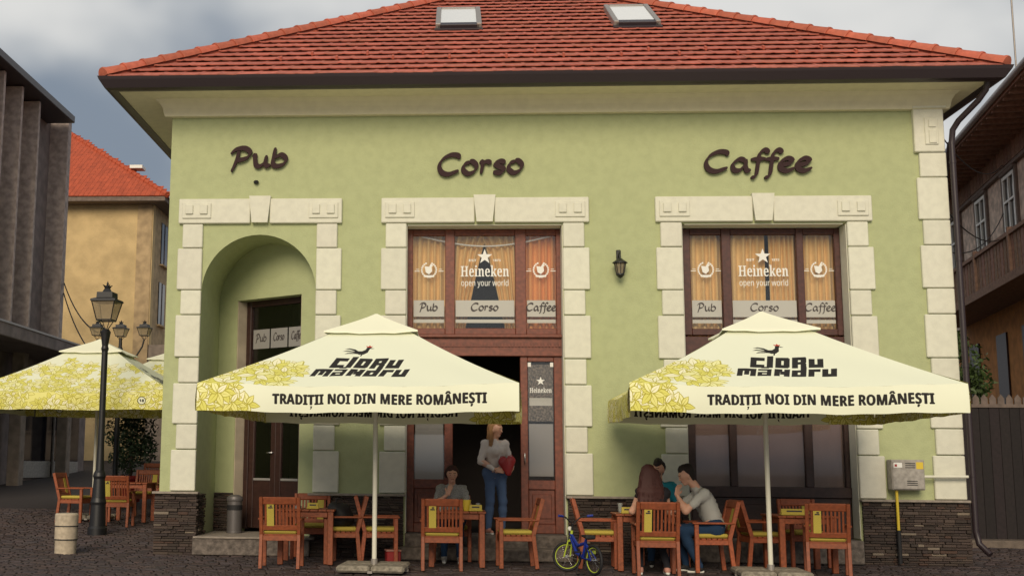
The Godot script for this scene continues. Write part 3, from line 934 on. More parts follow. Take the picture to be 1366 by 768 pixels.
# ---------- neighbours ----------
func make_left() -> void:
	var t := thing("concrete_building", "dark concrete building with tall vertical fins over a shopfront canopy", "building", V(-7.65, 0, -12))
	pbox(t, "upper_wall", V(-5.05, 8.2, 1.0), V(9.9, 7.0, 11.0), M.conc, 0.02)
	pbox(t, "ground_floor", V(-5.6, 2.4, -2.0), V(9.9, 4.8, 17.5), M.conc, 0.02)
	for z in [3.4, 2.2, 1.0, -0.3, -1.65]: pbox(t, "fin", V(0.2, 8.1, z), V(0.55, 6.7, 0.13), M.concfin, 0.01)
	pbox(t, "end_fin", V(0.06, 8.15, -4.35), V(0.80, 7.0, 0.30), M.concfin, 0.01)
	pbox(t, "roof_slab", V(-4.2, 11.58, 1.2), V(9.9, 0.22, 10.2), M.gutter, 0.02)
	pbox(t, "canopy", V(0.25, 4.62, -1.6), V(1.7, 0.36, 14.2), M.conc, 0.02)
	pbox(t, "canopy_edge", V(1.11, 4.80, -1.6), V(0.03, 0.05, 14.2), M.metal, 0.0)
	# shopfront
	var x := -0.62
	for q in [[1.2, 1.6], [-0.2, 1.1], [-1.4, 1.1], [-5.4, 3.4], [-8.6, 2.6]]:
		var w := pbox(t, "shop_window", V(x, 2.5, q[0]), V(0.04, 3.2, q[1]), M.darkglass, 0.0)
		pbox(w, "sill_panel", V(0.03, -1.35, 0), V(0.05, 0.5, q[1] - 0.1), M.metal2, 0.01)
		pbox(w, "frame_bar", V(0.03, 0.0, q[1] * 0.5), V(0.05, 3.2, 0.06), M.metal2, 0.0)
	for z in [-3.0, -7.1]: pbox(t, "column", V(-0.2, 2.4, z), V(0.35, 4.4, 0.4), M.concpale, 0.02)
	pbox(t, "white_panel", V(-0.5, 2.2, 2.6), V(0.1, 3.4, 1.0), M.metal2, 0.01)
	# ochre house
	var h := thing("ochre_house", "ochre rendered house with an orange red tiled hipped roof", "house", V(-8.06, 0, -30))
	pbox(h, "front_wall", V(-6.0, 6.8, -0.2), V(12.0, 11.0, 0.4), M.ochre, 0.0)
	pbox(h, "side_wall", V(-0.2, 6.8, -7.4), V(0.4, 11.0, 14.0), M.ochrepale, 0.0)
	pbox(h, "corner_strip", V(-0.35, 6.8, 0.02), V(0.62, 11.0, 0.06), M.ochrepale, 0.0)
	for q in [[-1.9, 10.7, 1.8], [-1.75, 8.1, 1.8], [-5.5, 10.7, 1.8], [-5.5, 8.1, 1.8]]:
		var w := pbox(h, "window", V(0.0, q[1], q[0]), V(0.08, q[2], 1.0), M.darkglass, 0.0)
		pbox(w, "window_frame", V(0.03, 0, 0.0), V(0.06, q[2], 0.07), M.darkframe, 0.0)
		pbox(w, "sill", V(0.06, -q[2] * 0.5 - 0.04, 0), V(0.16, 0.07, 1.15), M.ochrepale, 0.0)
	pbox(h, "eave_board", V(-5.8, 12.2, 0.35), V(12.9, 0.22, 0.75), M.eave, 0.01)
	pbox(h, "side_eave_board", V(0.3, 12.2, -7.0), V(0.75, 0.22, 14.0), M.eave, 0.01)
	var b := MB.new()
	var tt := 0.70
	var c0 := V(0.75, 12.28, 0.75)
	var cl := V(-13, 12.28, 0.75)
	var cb := V(0.75, 12.28, -15)
	var s := 6.5
	var tp := c0 + V(-s, s * tt, -s)
	b.quad(cl, c0, tp, V(-13, tp.y, tp.z)); b.tri(c0, cb, tp)
	var roof := pm(h, "roof", b, M.tilefar)
	var rt := MB.new()
	rng.seed = 21
	var ca := cos(atan(tt))
	var sa := sin(atan(tt))
	var rb := Basis(V(1, 0, 0), V(0, sa, -ca), V(0, ca, sa))
	for r in 24:
		var sl := r * 0.31
		var xx := -9.0
		while xx < 0.75 - sl * ca:
			var f := rng.randf_range(0.8, 1.15)
			rt.tint = Color(f, f, f)
			rt.box(V(xx, 12.28, 0.75) + rb * V(0.1, sl + 0.17, 0.035), V(0.19, 0.34, 0.03), rb * Basis(V(1, 0, 0), 0.07))
			xx += 0.2
	var rm: StandardMaterial3D = M.tilefar.duplicate()
	rm.vertex_color_use_as_albedo = true
	var ro := part(roof, "roof_tiles", rt.mesh(true), rm)
	ro.set_meta("kind", "stuff")
	var dir := V(-1, tt, -1).normalized()
	for i in 26:
		var q := MB.new()
		q.tube([Vector3.ZERO, dir * 0.42], [0.13, 0.10], 8)
		part(roof, "hip_tile", q.mesh(), M.tilefar, c0 + V(0, 0.05, 0) + dir * i * 0.4)
	pbox(roof, "roof_light", c0 + V(-1.9, 1.75, -2.2), V(0.55, 0.14, 0.6), M.white, 0.0)
	# house closing the side street
	var k := thing("side_street_house", "plain beige house closing the side street behind the potted tree", "house", V(-4.0, 0, -33))
	pbox(k, "wall", V(0, 3.4, 0), V(8.5, 5.6, 6), M.concpale, 0.0)
	for x2 in [-2.6, -0.9, 0.8]:
		var w := pbox(k, "window", V(x2, 3.4, 3.01), V(0.9, 1.5, 0.06), M.darkglass, 0.0)
		pbox(w, "sill", V(0, -0.8, 0.06), V(1.05, 0.07, 0.14), M.concpale, 0.0)
	# cables from the concrete building
	for q in [[V(-7.2, 6.7, -16.5), V(-3.6, 4.3, -8.3), 0.25, "dark cable slung from the concrete end fin to a lantern, the upper of two"], [V(-7.2, 6.4, -16.5), V(-3.4, 3.6, -8.2), 0.35, "dark cable slung from the concrete end fin to a lamp post, the lower of two"]]:
		cable(q[0], q[1], q[2], 0.018, q[3])

func cable(a: Vector3, b2: Vector3, sag: float, r: float, label: String) -> void:
	var b := MB.new()
	var pts: Array = []
	for i in 13:
		var u := i / 12.0
		pts.append(a.lerp(b2, u) - V(0, 4 * sag * u * (1 - u), 0))
	b.tube(pts, r, 5)
	var o := pm(self, numbered("cable"), b, M.black)
	tag(o, label, "cable", "overhead cables")

func make_right() -> void:
	var t := thing("old_house", "weathered old house with a brown wooden balcony and wide dark eaves", "house", V(18.92, 0, -13.35), deg_to_rad(-100))
	# local x runs towards the square, local z out of the facade
	pbox(t, "upper_wall", V(0, 7.72, -0.3), V(26, 4.15, 0.6), M.oldwall, 0.0)
	pbox(t, "lower_wall", V(0, 3.1, -0.32), V(26, 5.1, 0.6), M.orange, 0.0)
	pbox(t, "timber_band", V(0, 9.48, 0.02), V(26, 0.52, 0.05), M.stain, 0.0)
	for i in 40: pbox(t, "timber_board", V(-7.0 + i * 0.36, 9.48, 0.055), V(0.33, 0.50, 0.03), M.stainv[i % 4], 0.0)
	pbox(t, "string_course", V(0, 9.12, 0.05), V(26, 0.1, 0.14), M.eave, 0.01)
	for x in [-5.45, -2.35, 0.6, 3.6]:
		var w := pbox(t, "window", V(x, 8.15, 0.0), V(1.05, 1.6, 0.04), M.darkglass, 0.0)
		for q in [[V(-0.5, 0, 0.04), V(0.09, 1.6, 0.06)], [V(0.5, 0, 0.04), V(0.09, 1.6, 0.06)], [V(0, 0, 0.04), V(0.07, 1.6, 0.06)], [V(0, 0.76, 0.045), V(1.1, 0.09, 0.06)], [V(0, -0.76, 0.045), V(1.1, 0.09, 0.06)], [V(0, 0.12, 0.05), V(1.0, 0.06, 0.05)]]:
			pbox(w, "window_bar", q[0], q[1], M.white, 0.0)
		pbox(w, "surround", V(0, 0.93, 0.05), V(1.35, 0.18, 0.12), M.eave, 0.02)
		for s in [-1, 1]: pbox(w, "surround", V(s * 0.63, 0, 0.03), V(0.13, 1.9, 0.08), M.eave, 0.01)
	# eaves and roof
	var b := MB.new()
	b.box(V(0, 9.80, 0.5), V(26, 0.08, 1.4))
	pm(t, "eave_soffit", b, M.stain)
	for i in 40: pbox(t, "rafter", V(-8.0 + i * 0.5, 9.71, 0.5), V(0.1, 0.12, 1.35), M.stain, 0.0)
	pbox(t, "fascia", V(0, 9.80, 1.2), V(26, 0.2, 0.05), M.stain, 0.0)
	b = MB.new()
	b.tube([V(-13, 9.82, 1.29), V(13, 9.82, 1.29)], 0.075, 8)
	pm(t, "gutter", b, M.metal)
	b = MB.new()
	b.quad(V(-13, 9.92, 1.28), V(13, 9.92, 1.28), V(13, 10.6, -4.0), V(-13, 10.6, -4.0)); b.quad(V(-13, 10.6, -4), V(13, 10.6, -4), V(13, 9.9, -9), V(-13, 9.9, -9))
	pm(t, "roof", b, M.tilefar)
	pbox(t, "rear_wall", V(0, 4.9, -8.6), V(26, 9.8, 0.4), M.oldwall, 0.0)
	# balcony
	var bal := Node3D.new()
	bal.name = "balcony"
	t.add_child(bal)
	pbox(bal, "balcony_floor", V(2.4, 5.72, 0.55), V(15.4, 0.16, 1.1), M.stain, 0.0)
	pbox(bal, "floor_edge", V(2.4, 5.72, 1.12), V(15.4, 0.2, 0.05), M.stain, 0.0)
	pbox(bal, "handrail", V(2.4, 6.72, 1.08), V(15.4, 0.09, 0.1), M.balc, 0.0)
	for i in 52: pbox(bal, "baluster_board", V(-5.1 + i * 0.29, 6.24, 1.06), V(0.21, 0.86, 0.03), M.balcv[i % 3], 0.0)
	for x in [-5.2, -2.0, 1.2, 4.4]: pbox(bal, "newel", V(x, 6.3, 1.08), V(0.12, 1.1, 0.12), M.balc, 0.0)
	for q in [[-4.2, 1.1], [-1.2, 1.0], [1.4, 1.2]]:
		pbox(t, "doorway", V(q[0], 3.4, 0.0), V(q[1], 3.2, 0.06), M.darkframe, 0.0)
	b = MB.new()
	b.tube([V(-1.0, 7.2, 1.45), V(-1.6, 6.5, 1.45), V(-1.4, 6.1, 1.4), V(-1.4, 2.0, 1.4)], 0.09, 8)
	pm(t, "downpipe", b, M.metal)
	# awning pole leaning out
	b = MB.new()
	b.tube([V(1.6, 9.6, 1.6), V(-1.1, 7.15, 1.5)], 0.06, 8)
	pm(t, "stay_bar", b, M.gutter)
	# gate
	var g := thing("timber_gate", "dark board gate with a pale carved strip along its top", "gate", V(12.15, ground_y(0, -3.0), -3.0))
	for i in 28: pbox(g, "board", V(0.12 + i * 0.17, 1.17, 0), V(0.165, 2.26, 0.03), M.gatev[i % 3], 0.004)
	for y in [0.4, 1.9]: pbox(g, "cross_rail", V(2.4, y, -0.05), V(4.8, 0.12, 0.06), M.gatev[0], 0.0)
	pbox(g, "top_rail", V(2.4, 2.33, 0.0), V(4.8, 0.06, 0.08), M.fencecap, 0.0)
	for i in 34:
		b = MB.new()
		b.prism(PackedVector2Array([Vector2(-0.055, 0), Vector2(0.055, 0), Vector2(0.055, 0.1), Vector2(0.0, 0.17), Vector2(-0.055, 0.1)]), -0.012, 0.012)
		part(g, "picket_tip", b.mesh(), M.fencecap, V(0.1 + i * 0.14, 2.36, 0))
	pbox(g, "sill_stone", V(2.4, 0.0, 0.2), V(4.9, 0.16, 0.6), M.cap2, 0.02)
	# electric cables
	var ux := [[V(12.3, 6.9, -1.0), V(19.0, 9.4, -13.5), "thin cable from the pub's corner to the old house's eaves"], [V(12.2, 5.8, -1.0), V(18.6, 7.4, -12.5), "thin cable from the pub's corner to just above the balcony rail"], [V(12.2, 4.9, -1.0), V(19.2, 8.3, -14.0), "thin cable from the pub's corner to the old house's upper windows"]]
	for q in ux: cable(q[0], q[1], 0.5, 0.012, q[2])
	var mast := MB.new()
	mast.tube([V(23.5, 6, -22), V(23.5, 17.5, -22)], 0.03, 6)
	var mo := pm(self, "aerial_mast", mast, M.metal)
	tag(mo, "thin aerial mast rising behind the old house", "mast")

func more_materials() -> void:
	var fine: Texture2D = M.fine
	var bl: Texture2D = M.blotch
	M.sky_reflection_white = mk(0.72, 0.74, 0.74, 0.12)  # white stands in for the bright sky mirrored in the roof lights
	M.darkframe2 = mk(0.085, 0.026, 0.020, 0.5, M.woodt, 0.7)
	var pz := noise_img(0.03, 4, 0.0, 1.0, 51, 256)
	pz.convert(Image.FORMAT_RGB8)
	M.poster = mk(0.20, 0.16, 0.12, 0.4, tex(noise_img(0.05, 4, 0.25, 1.2, 52, 256)), 1.6)
	M.binsteel = mk(0.13, 0.12, 0.12, 0.45, null, 1.0, null, 1.0, 0.3)
	M.trimv = variants(M.trim, 5, 0.05)
	M.redlid = mk(0.42, 0.20, 0.16, 0.6)
	M.metal2 = mk(0.40, 0.37, 0.33, 0.55, bl, 1.5)
	M.bollard = mk(0.55, 0.46, 0.34, 0.85, bl, 1.6, M.plastern, 0.4)
	M.neon = mk(0.50, 0.62, 0.06, 0.5)
	M.bikeblue = mk(0.012, 0.03, 0.25, 0.35)
	M.lampglass = glass(0.62, 0.56, 0.46, 0.55)
	M.lampglass.roughness = 0.4
	M.lips = mk(0.35, 0.10, 0.08, 0.5)
	M.pinkshoe = mk(0.50, 0.24, 0.18, 0.7)
	M.greyshoe = mk(0.35, 0.34, 0.33, 0.7)
	M.blacktop = mk(0.014, 0.013, 0.018, 0.9, fine, 4.0)
	M.redbag = mk(0.28, 0.016, 0.018, 0.45)
	M.hairlong = mk(0.055, 0.014, 0.010, 0.7)
	M.pattern = mk(0.72, 0.72, 0.69, 0.9, tex(noise_img(0.16, 2, -0.4, 1.6, 61, 256)), 3.5)
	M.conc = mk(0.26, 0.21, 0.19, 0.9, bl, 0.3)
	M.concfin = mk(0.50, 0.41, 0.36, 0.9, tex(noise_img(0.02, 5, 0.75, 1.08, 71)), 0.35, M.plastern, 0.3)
	M.concpale = mk(0.30, 0.24, 0.19, 0.9, bl, 0.4)
	M.darkglass = mk(0.012, 0.012, 0.016, 0.08)
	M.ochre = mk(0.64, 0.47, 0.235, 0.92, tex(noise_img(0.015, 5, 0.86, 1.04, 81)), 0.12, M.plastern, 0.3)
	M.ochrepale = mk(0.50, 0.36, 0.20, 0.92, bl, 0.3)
	M.eave = mk(0.20, 0.15, 0.12, 0.85, bl, 0.8)
	M.tilefar = mk(0.52, 0.095, 0.035, 0.75, bl, 0.6)
	M.oldwall = mk(0.78, 0.62, 0.50, 0.92, tex(noise_img(0.02, 5, 0.7, 1.1, 91)), 0.3)
	M.orange = mk(0.60, 0.26, 0.08, 0.92, bl, 0.4)
	M.stain = mk(0.30, 0.18, 0.125, 0.9, M.woodt, 0.5)
	M.stainv = variants(M.stain, 4, 0.22)
	M.balc = M.stain
	M.balcv = variants(M.balc, 3, 0.35)
	M.gatev = variants(mk(0.017, 0.011, 0.012, 0.8, M.woodt, 0.8), 3, 0.3)
	M.fencecap = mk(0.17, 0.13, 0.11, 0.85, bl, 1.0)
	M.cap2 = mk(0.16, 0.125, 0.10, 0.85, bl, 0.8)

# ---------- sky and camera ----------
func make_sky() -> Sky:
	var W := 1024
	var H := 512
	var im := Image.create(W, H, false, Image.FORMAT_RGBF)
	var n1 := FastNoiseLite.new()
	n1.seed = 373; n1.frequency = 1.3; n1.fractal_octaves = 6; n1.fractal_gain = 0.52
	var n2 := FastNoiseLite.new()
	n2.seed = 373 * 7 + 1; n2.frequency = 0.7; n2.fractal_octaves = 3
	var data := PackedFloat32Array()
	data.resize(W * H * 3)
	var i := 0
	for y in H:
		var el := PI * (0.5 - (y + 0.5) / H)
		var ce := cos(el)
		var se := sin(el)
		for x in W:
			var az := TAU * (x + 0.5) / W
			var d := V(ce * sin(az), se, -ce * cos(az))
			var c := Vector3(0.3, 0.32, 0.34)
			if se > -0.05:
				# a flat cloud deck: stretch towards the horizon
				var q := V(d.x, 0.0, d.z) / (maxf(se, 0.0) + 0.35)
				var a := n1.get_noise_3d(q.x * 1.1, q.z * 1.1, 3.0) + 0.6 * n2.get_noise_3d(q.x, q.z, 9.0)
				var t := smoothstep(-0.28, 0.42, a)
				c = Vector3(0.14, 0.17, 0.21).lerp(Vector3(0.45, 0.45, 0.44), t)
			if se < 0.0:
				c = c.lerp(Vector3(0.25, 0.22, 0.2), clampf(-se * 8.0, 0.0, 1.0))
			data[i] = c.x; data[i + 1] = c.y; data[i + 2] = c.z
			i += 3
	im = Image.create_from_data(W, H, false, Image.FORMAT_RGBF, data.to_byte_array())
	var m := PanoramaSkyMaterial.new()
	m.panorama = ImageTexture.create_from_image(im)
	m.filter = true
	var s := Sky.new()
	s.sky_material = m
	return s

# ---------- parasols ----------
func parasol(label: String, at: Vector3, turn: float, half: float, low: float, top: float, logo: bool, sd: int) -> Node3D:
	var t := thing("parasol", label, "parasol", at, turn, "square parasols on the pavement")
	rng.seed = sd
	var drop := 0.33
	var edge := low + drop            # height of the canopy's lower edge
	var capr := 0.62 * half / 1.93
	var ct := top - 0.185              # height of the canopy under the cap
	var inner := 0.32 * half / 1.93
	# pole, hub, base of four slabs
	var b := MB.new()
	b.lathe([Vector2(0.031, 0.02), Vector2(0.031, top - 0.1)], 14)
	pm(t, "pole", b, M.pole)
	b = MB.new()
	b.lathe([Vector2(0.03, edge - 0.1), Vector2(0.07, edge - 0.08), Vector2(0.07, edge + 0.02), Vector2(0.03, edge + 0.04)], 12)
	pm(t, "runner", b, M.pole)
	for q in [[-1, -1], [1, -1], [1, 1], [-1, 1]]:
		b = MB.new()
		b.bevel(Vector3.ZERO, V(0.43, 0.085, 0.43), 0.025)
		part(t, "base_slab", b.mesh(), M.concrete, V(q[0] * 0.222, 0.055, q[1] * 0.222))
		b = MB.new()
		b.bevel(Vector3.ZERO, V(0.10, 0.02, 0.04), 0.006)
		part(t, "slab_handle", b.mesh(), M.white, V(q[0] * 0.25, 0.085, q[1] * 0.40))
	b = MB.new()
	b.box(V(0, 0.018, 0), V(0.9, 0.03, 0.06)); b.box(V(0, 0.021, 0), V(0.06, 0.03, 0.9))
	b.lathe([Vector2(0.05, 0.02), Vector2(0.045, 0.16)], 12)
	pm(t, "base_cross", b, M.metal)
	# canopy: four panels and four valances
	var N := 24
	for k in 4:
		var bs := Basis(Vector3.UP, k * PI / 2)
		var g: Array = []
		var uvs: Array = []
		for i in 13:
			var f := i / 12.0
			var r := lerpf(inner, half, f)
			var y := lerpf(ct, edge, f) - 0.035 * sin(PI * f)
			var row: Array = []
			var ur: Array = []
			for j in N + 1:
				var u := j / float(N) * 2.0 - 1.0
				var sag := (1.0 - u * u) * 0.075 * f
				var wr := (0.004 * sin(u * 23.0 + f * 5.0 + k) + 0.007 * sin(u * 8.0 - f * 6.0 + k * 2.0 + sd)) * f
				row.append(bs * V(u * r, y - sag * 0.5 + wr, r - sag))
				ur.append(Vector2(0.5 + u * r / half * 0.5, f))
			g.append(row); uvs.append(ur)
		b = MB.new()
		b.sheet(g, uvs)
		var isl := logo == (k % 2 == 0)
		var pmn: StandardMaterial3D = M.cloth_print_panel if isl else M.cloth_print_leaves
		pm(t, "canopy_panel", b, pmn)
		var vg: Array = []
		var vu: Array = []
		for i in 6:
			var f := i / 5.0
			var row: Array = []
			var ur: Array = []
			for j in N * 2 + 1:
				var u := j / float(N * 2) * 2.0 - 1.0
				var sag := (1.0 - u * u) * 0.075
				var y := edge - sag * 0.5 + 0.004 * sin(u * 23.0 + 5.0 + k) + 0.007 * sin(u * 8.0 - 6.0 + k * 2.0 + sd) - drop * f * (1.0 - 0.06 * (1.0 - u * u))
				var bil := 0.020 * sin(u * 7.0 + k * 1.7 + sd) * f + 0.008 * sin(u * 19.0 + sd) * f + 0.012 * sin(PI * f)
				row.append(bs * V(u * (half + 0.003), y, half - sag + bil + 0.003))
				ur.append(Vector2(j / float(N * 2), f))
			vg.append(row); vu.append(ur)
		b = MB.new()
		b.sheet(vg, vu)
		pm(t, "valance", b, M.cloth_print_slogan if isl else M.cloth_print_edge)
		# vent cap panel
		var cg: Array = []
		for i in 7:
			var f := i / 6.0
			var r := lerpf(0.015, capr, f)
			var y := lerpf(top, top - 0.29, pow(f, 0.9))
			var row: Array = []
			for j in 9:
				var u := j / 8.0 * 2.0 - 1.0
				row.append(bs * V(u * r, y - 0.02 * (1.0 - u * u) * f + 0.006 * sin(u * 9 + k) * f, r - 0.03 * (1.0 - u * u) * f))
			cg.append(row)
		var lip: Array = []
		for j in 9:
			lip.append(cg[6][j] + V(0, -0.018, 0))
		cg.append(lip)
		b = MB.new()
		b.sheet(cg)
		pm(t, "vent_cap", b, M.cloth_plain)
	for k in 8:
		var a := k * PI / 4
		var rr := half * (1.39 if k % 2 == 1 else 0.92)
		var d := V(sin(a), 0, cos(a))
		b = MB.new()
		b.beam(V(0, ct - 0.04, 0) + d * 0.05, V(0, edge - (0.04 if k % 2 == 1 else 0.11), 0) + d * rr, 0.018, 0.03, 0.0, V(cos(a), 0, -sin(a)))
		var rb := pm(t, "rib", b, M.pole)
		b = MB.new()
		b.beam(V(0, edge, 0) + d * 0.06, V(0, lerpf(ct, edge, 0.5) - 0.05, 0) + d * rr * 0.5, 0.014, 0.022, 0.0, V(cos(a), 0, -sin(a)))
		pm(rb, "strut", b, M.pole)
	return t

# ---------- chairs and tables ----------
func make_chair(label: String, at: Vector3, turn: float) -> Node3D:
	var t := thing("garden_chair", label, "chair", at, turn, "wooden terrace chairs")
	var b := MB.new()
	var W: StandardMaterial3D = M.chair
	for s in [-1, 1]:
		b = MB.new()
		b.bevel(V(s * 0.255, 0.315, 0.235), V(0.05, 0.63, 0.055), 0.006)
		pm(t, "front_leg", b, W)
		b = MB.new()
		b.beam(V(s * 0.25, 0.0, -0.25), V(s * 0.25, 0.45, -0.20), 0.045, 0.055)
		b.beam(V(s * 0.25, 0.44, -0.20), V(s * 0.25, 0.93, -0.335), 0.045, 0.055)
		pm(t, "back_leg", b, W)
		b = MB.new()
		b.bevel(V(s * 0.26, 0.645, 0.01), V(0.062, 0.026, 0.56), 0.008)
		pm(t, "armrest", b, W)
		b = MB.new()
		b.bevel(V(s * 0.25, 0.395, 0.015), V(0.03, 0.065, 0.40), 0.005)
		pm(t, "side_rail", b, W)
	pbox(t, "front_rail", V(0, 0.395, 0.235), V(0.46, 0.07, 0.03), W)
	pbox(t, "rear_rail", V(0, 0.395, -0.20), V(0.455, 0.07, 0.03), W)
	for i in 6: pbox(t, "seat_slat", V(0, 0.437, -0.15 + i * 0.072), V(0.47, 0.018, 0.06), W)
	b = MB.new()
	b.bevel(V(0, 0.478, 0.02), V(0.455, 0.055, 0.44), 0.022)
	pm(t, "seat_cushion", b, M.cushion)
	var up := V(0, 0.49, -0.135).normalized()
	var bk := func(h: float) -> Vector3: return V(0, 0.44, -0.20) + up * (h - 0.44) / up.y
	b = MB.new()
	b.beam(bk.call(0.835), bk.call(0.935), 0.456, 0.034, 0.012)
	pm(t, "top_rail", b, W)
	b = MB.new()
	b.beam(bk.call(0.50), bk.call(0.565), 0.456, 0.028)
	pm(t, "lower_rail", b, W)
	for i in 9:
		b = MB.new()
		b.beam(V(-0.188 + i * 0.047, 0, 0) + bk.call(0.56), V(-0.188 + i * 0.047, 0, 0) + bk.call(0.84), 0.026, 0.014, 0.003)
		pm(t, "back_slat", b, W)
	b = MB.new()
	b.beam(V(0.125, 0, -0.012) + bk.call(0.555), V(0.125, 0, -0.012) + bk.call(0.838), 0.095, 0.006, 0.0)
	b.beam(V(0.125, 0, 0.012) + bk.call(0.555), V(0.125, 0, 0.012) + bk.call(0.838), 0.095, 0.006, 0.0)
	var sb := pm(t, "back_sleeve", b, M.cushion)
	b = MB.new()
	b.beam(V(0.125, 0, -0.0165) + bk.call(0.785), V(0.125, 0, -0.0165) + bk.call(0.802), 0.06, 0.002, 0.0)
	b.beam(V(0.118, 0, -0.0165) + bk.call(0.807), V(0.118, 0, -0.0165) + bk.call(0.826), 0.03, 0.002, 0.0)
	pm(sb, "sleeve_print", b, M.bandink)
	return t

func make_table(label: String, at: Vector3, turn: float) -> Node3D:
	var t := thing("garden_table", label, "table", at, turn, "square wooden terrace tables")
	for i in 7: pbox(t, "top_plank", V(-0.345 + i * 0.115, 0.735, 0), V(0.108, 0.026, 0.80), M.chair, 0.005)
	for s in [-1, 1]:
		pbox(t, "apron", V(s * 0.34, 0.68, 0), V(0.026, 0.08, 0.60), M.chair)
		pbox(t, "apron", V(0, 0.68, s * 0.34), V(0.60, 0.08, 0.026), M.chair)
		for r in [-1, 1]: pbox(t, "leg", V(s * 0.345, 0.36, r * 0.345), V(0.075, 0.72, 0.075), M.chair, 0.006)
	return t

func put_chairs() -> void:
	var c0 := make_chair("empty wooden chair with its back turned, in front of the arched porch", V(2.21, 0, 2.1), PI + 0.03)
	var rows := [
		[2.40, 0.42, 0.05, "empty wooden chair with its back against the plinth beside the arched porch"],
		[2.95, 1.22, -PI / 2 + 0.1, "wooden chair with a black bag on its seat"],
		[4.36, 2.08, PI + 0.02, "empty wooden chair across the table from the seated person in a patterned top"],
		[4.49, 0.50, 0.0, "wooden chair under the seated person in a patterned top"],
		[3.46, 1.15, PI / 2 + 0.08, "empty wooden chair just behind the parasol pole, red box below it"],
		[5.38, 1.50, -PI / 2 + 0.06, "empty wooden chair in front of the standing woman in jeans"],
		[7.12, 2.42, PI - 0.03, "wooden chair under the woman with long dark red hair"],
		[7.95, 1.72, -PI / 2 + 0.05, "wooden chair under the man in the grey T-shirt"],
		[6.50, 1.32, PI / 2 - 0.05, "empty wooden chair directly behind the child's bicycle"],
		[7.47, 0.62, -0.1, "wooden chair under the person in the teal shirt"],
		[9.36, 2.16, PI - 0.22, "empty wooden chair with its back turned, nearest the gas meter box"],
		[8.76, 1.12, PI / 2 + 0.1, "empty wooden chair beside the bare parasol pole, under the blinds"],
		[9.52, 0.58, 0.06, "empty wooden chair against the blind window, behind the empty table"],
	]
	var woods := variants(M.chair, 4, 0.28)
	var k := 0
	for r in rows:
		var o := dup(c0, "garden_chair", V(r[0], 0, r[1]), r[2], r[3])
		k += 1
		for ch in o.get_children():
			if ch.material_override == M.chair: ch.material_override = woods[k % 4]
	var far := [
		[-2.78, -4.6, PI / 2 - 0.1, "wooden chair seen side on behind the street lamp in the side street"],
		[-1.75, -3.9, PI + 0.05, "wooden chair with its back turned, beneath the leaf printed parasol"],
		[-1.75, -5.9, 0.0, "wooden chair facing the square at the far side of the leafy parasol's table"],
		[-0.85, -4.8, -PI / 2, "wooden chair tucked between the leafy parasol's table and the pub's corner"],
		[-2.2, -8.6, 0.3, "wooden chair far back beside the potted tree"],
		[-1.3, -8.2, -0.5, "wooden chair far back, beside the pub's side wall, beyond the leafy parasol"],
	]
	for r in far: dup(c0, "garden_chair", V(r[0], ground_y(r[0], r[1]), r[1]), r[2], r[3], "wooden chairs in the side street")
	var t0 := make_table("wooden table beside the chair with a black bag", V(2.46, 0, 1.25), 0.03)
	dup(t0, "garden_table", V(4.56, 0, 1.30), 0.0, "wooden table with a yellow cup before the person in a patterned top")
	dup(t0, "garden_table", V(7.10, 0, 1.50), -0.03, "wooden table shared by the woman with long hair and the man in grey")
	dup(t0, "garden_table", V(9.22, 0, 1.40), 0.05, "empty wooden table under the blind window")
	dup(t0, "garden_table", V(-1.75, ground_y(0, -4.9), -4.9), 0.0, "wooden table under the leaf printed parasol in the side street")

# ---------- small things ----------
func yellow_box(at: Vector3, label: String, w := 0.15) -> void:
	var t := thing("menu_holder", label, "menu holder", at, 0.0, "yellow menu holders on the tables")
	pbox(t, "tray", V(0, 0.012, 0), V(w + 0.02, 0.02, 0.09), M.cushion, 0.005)
	var b := MB.new()
	for s in [-1, 1]:
		b.beam(V(0, 0.015, s * 0.03), V(0, 0.085, s * 0.012), w, 0.004, 0.0, V(1, 0, 0))
	pm(t, "card", b, M.cushion)
	pbox(t, "card_print", V(0, 0.055, 0.026), V(w * 0.6, 0.02, 0.001), M.bandink, 0.0)

func cup(at: Vector3, m: Material, label: String, h: float, r: float, group := "") -> void:
	var b := MB.new()
	b.lathe([Vector2(0.0, 0.0), Vector2(r * 0.72, 0.0), Vector2(r * 0.76, 0.01), Vector2(r, h), Vector2(r - 0.003, h), Vector2(r * 0.72, 0.015), Vector2(0.0, 0.015)], 16)
	var o := pm(self, numbered("drinking_cup"), b, m)
	o.position = at
	tag(o, label, "cup", group)

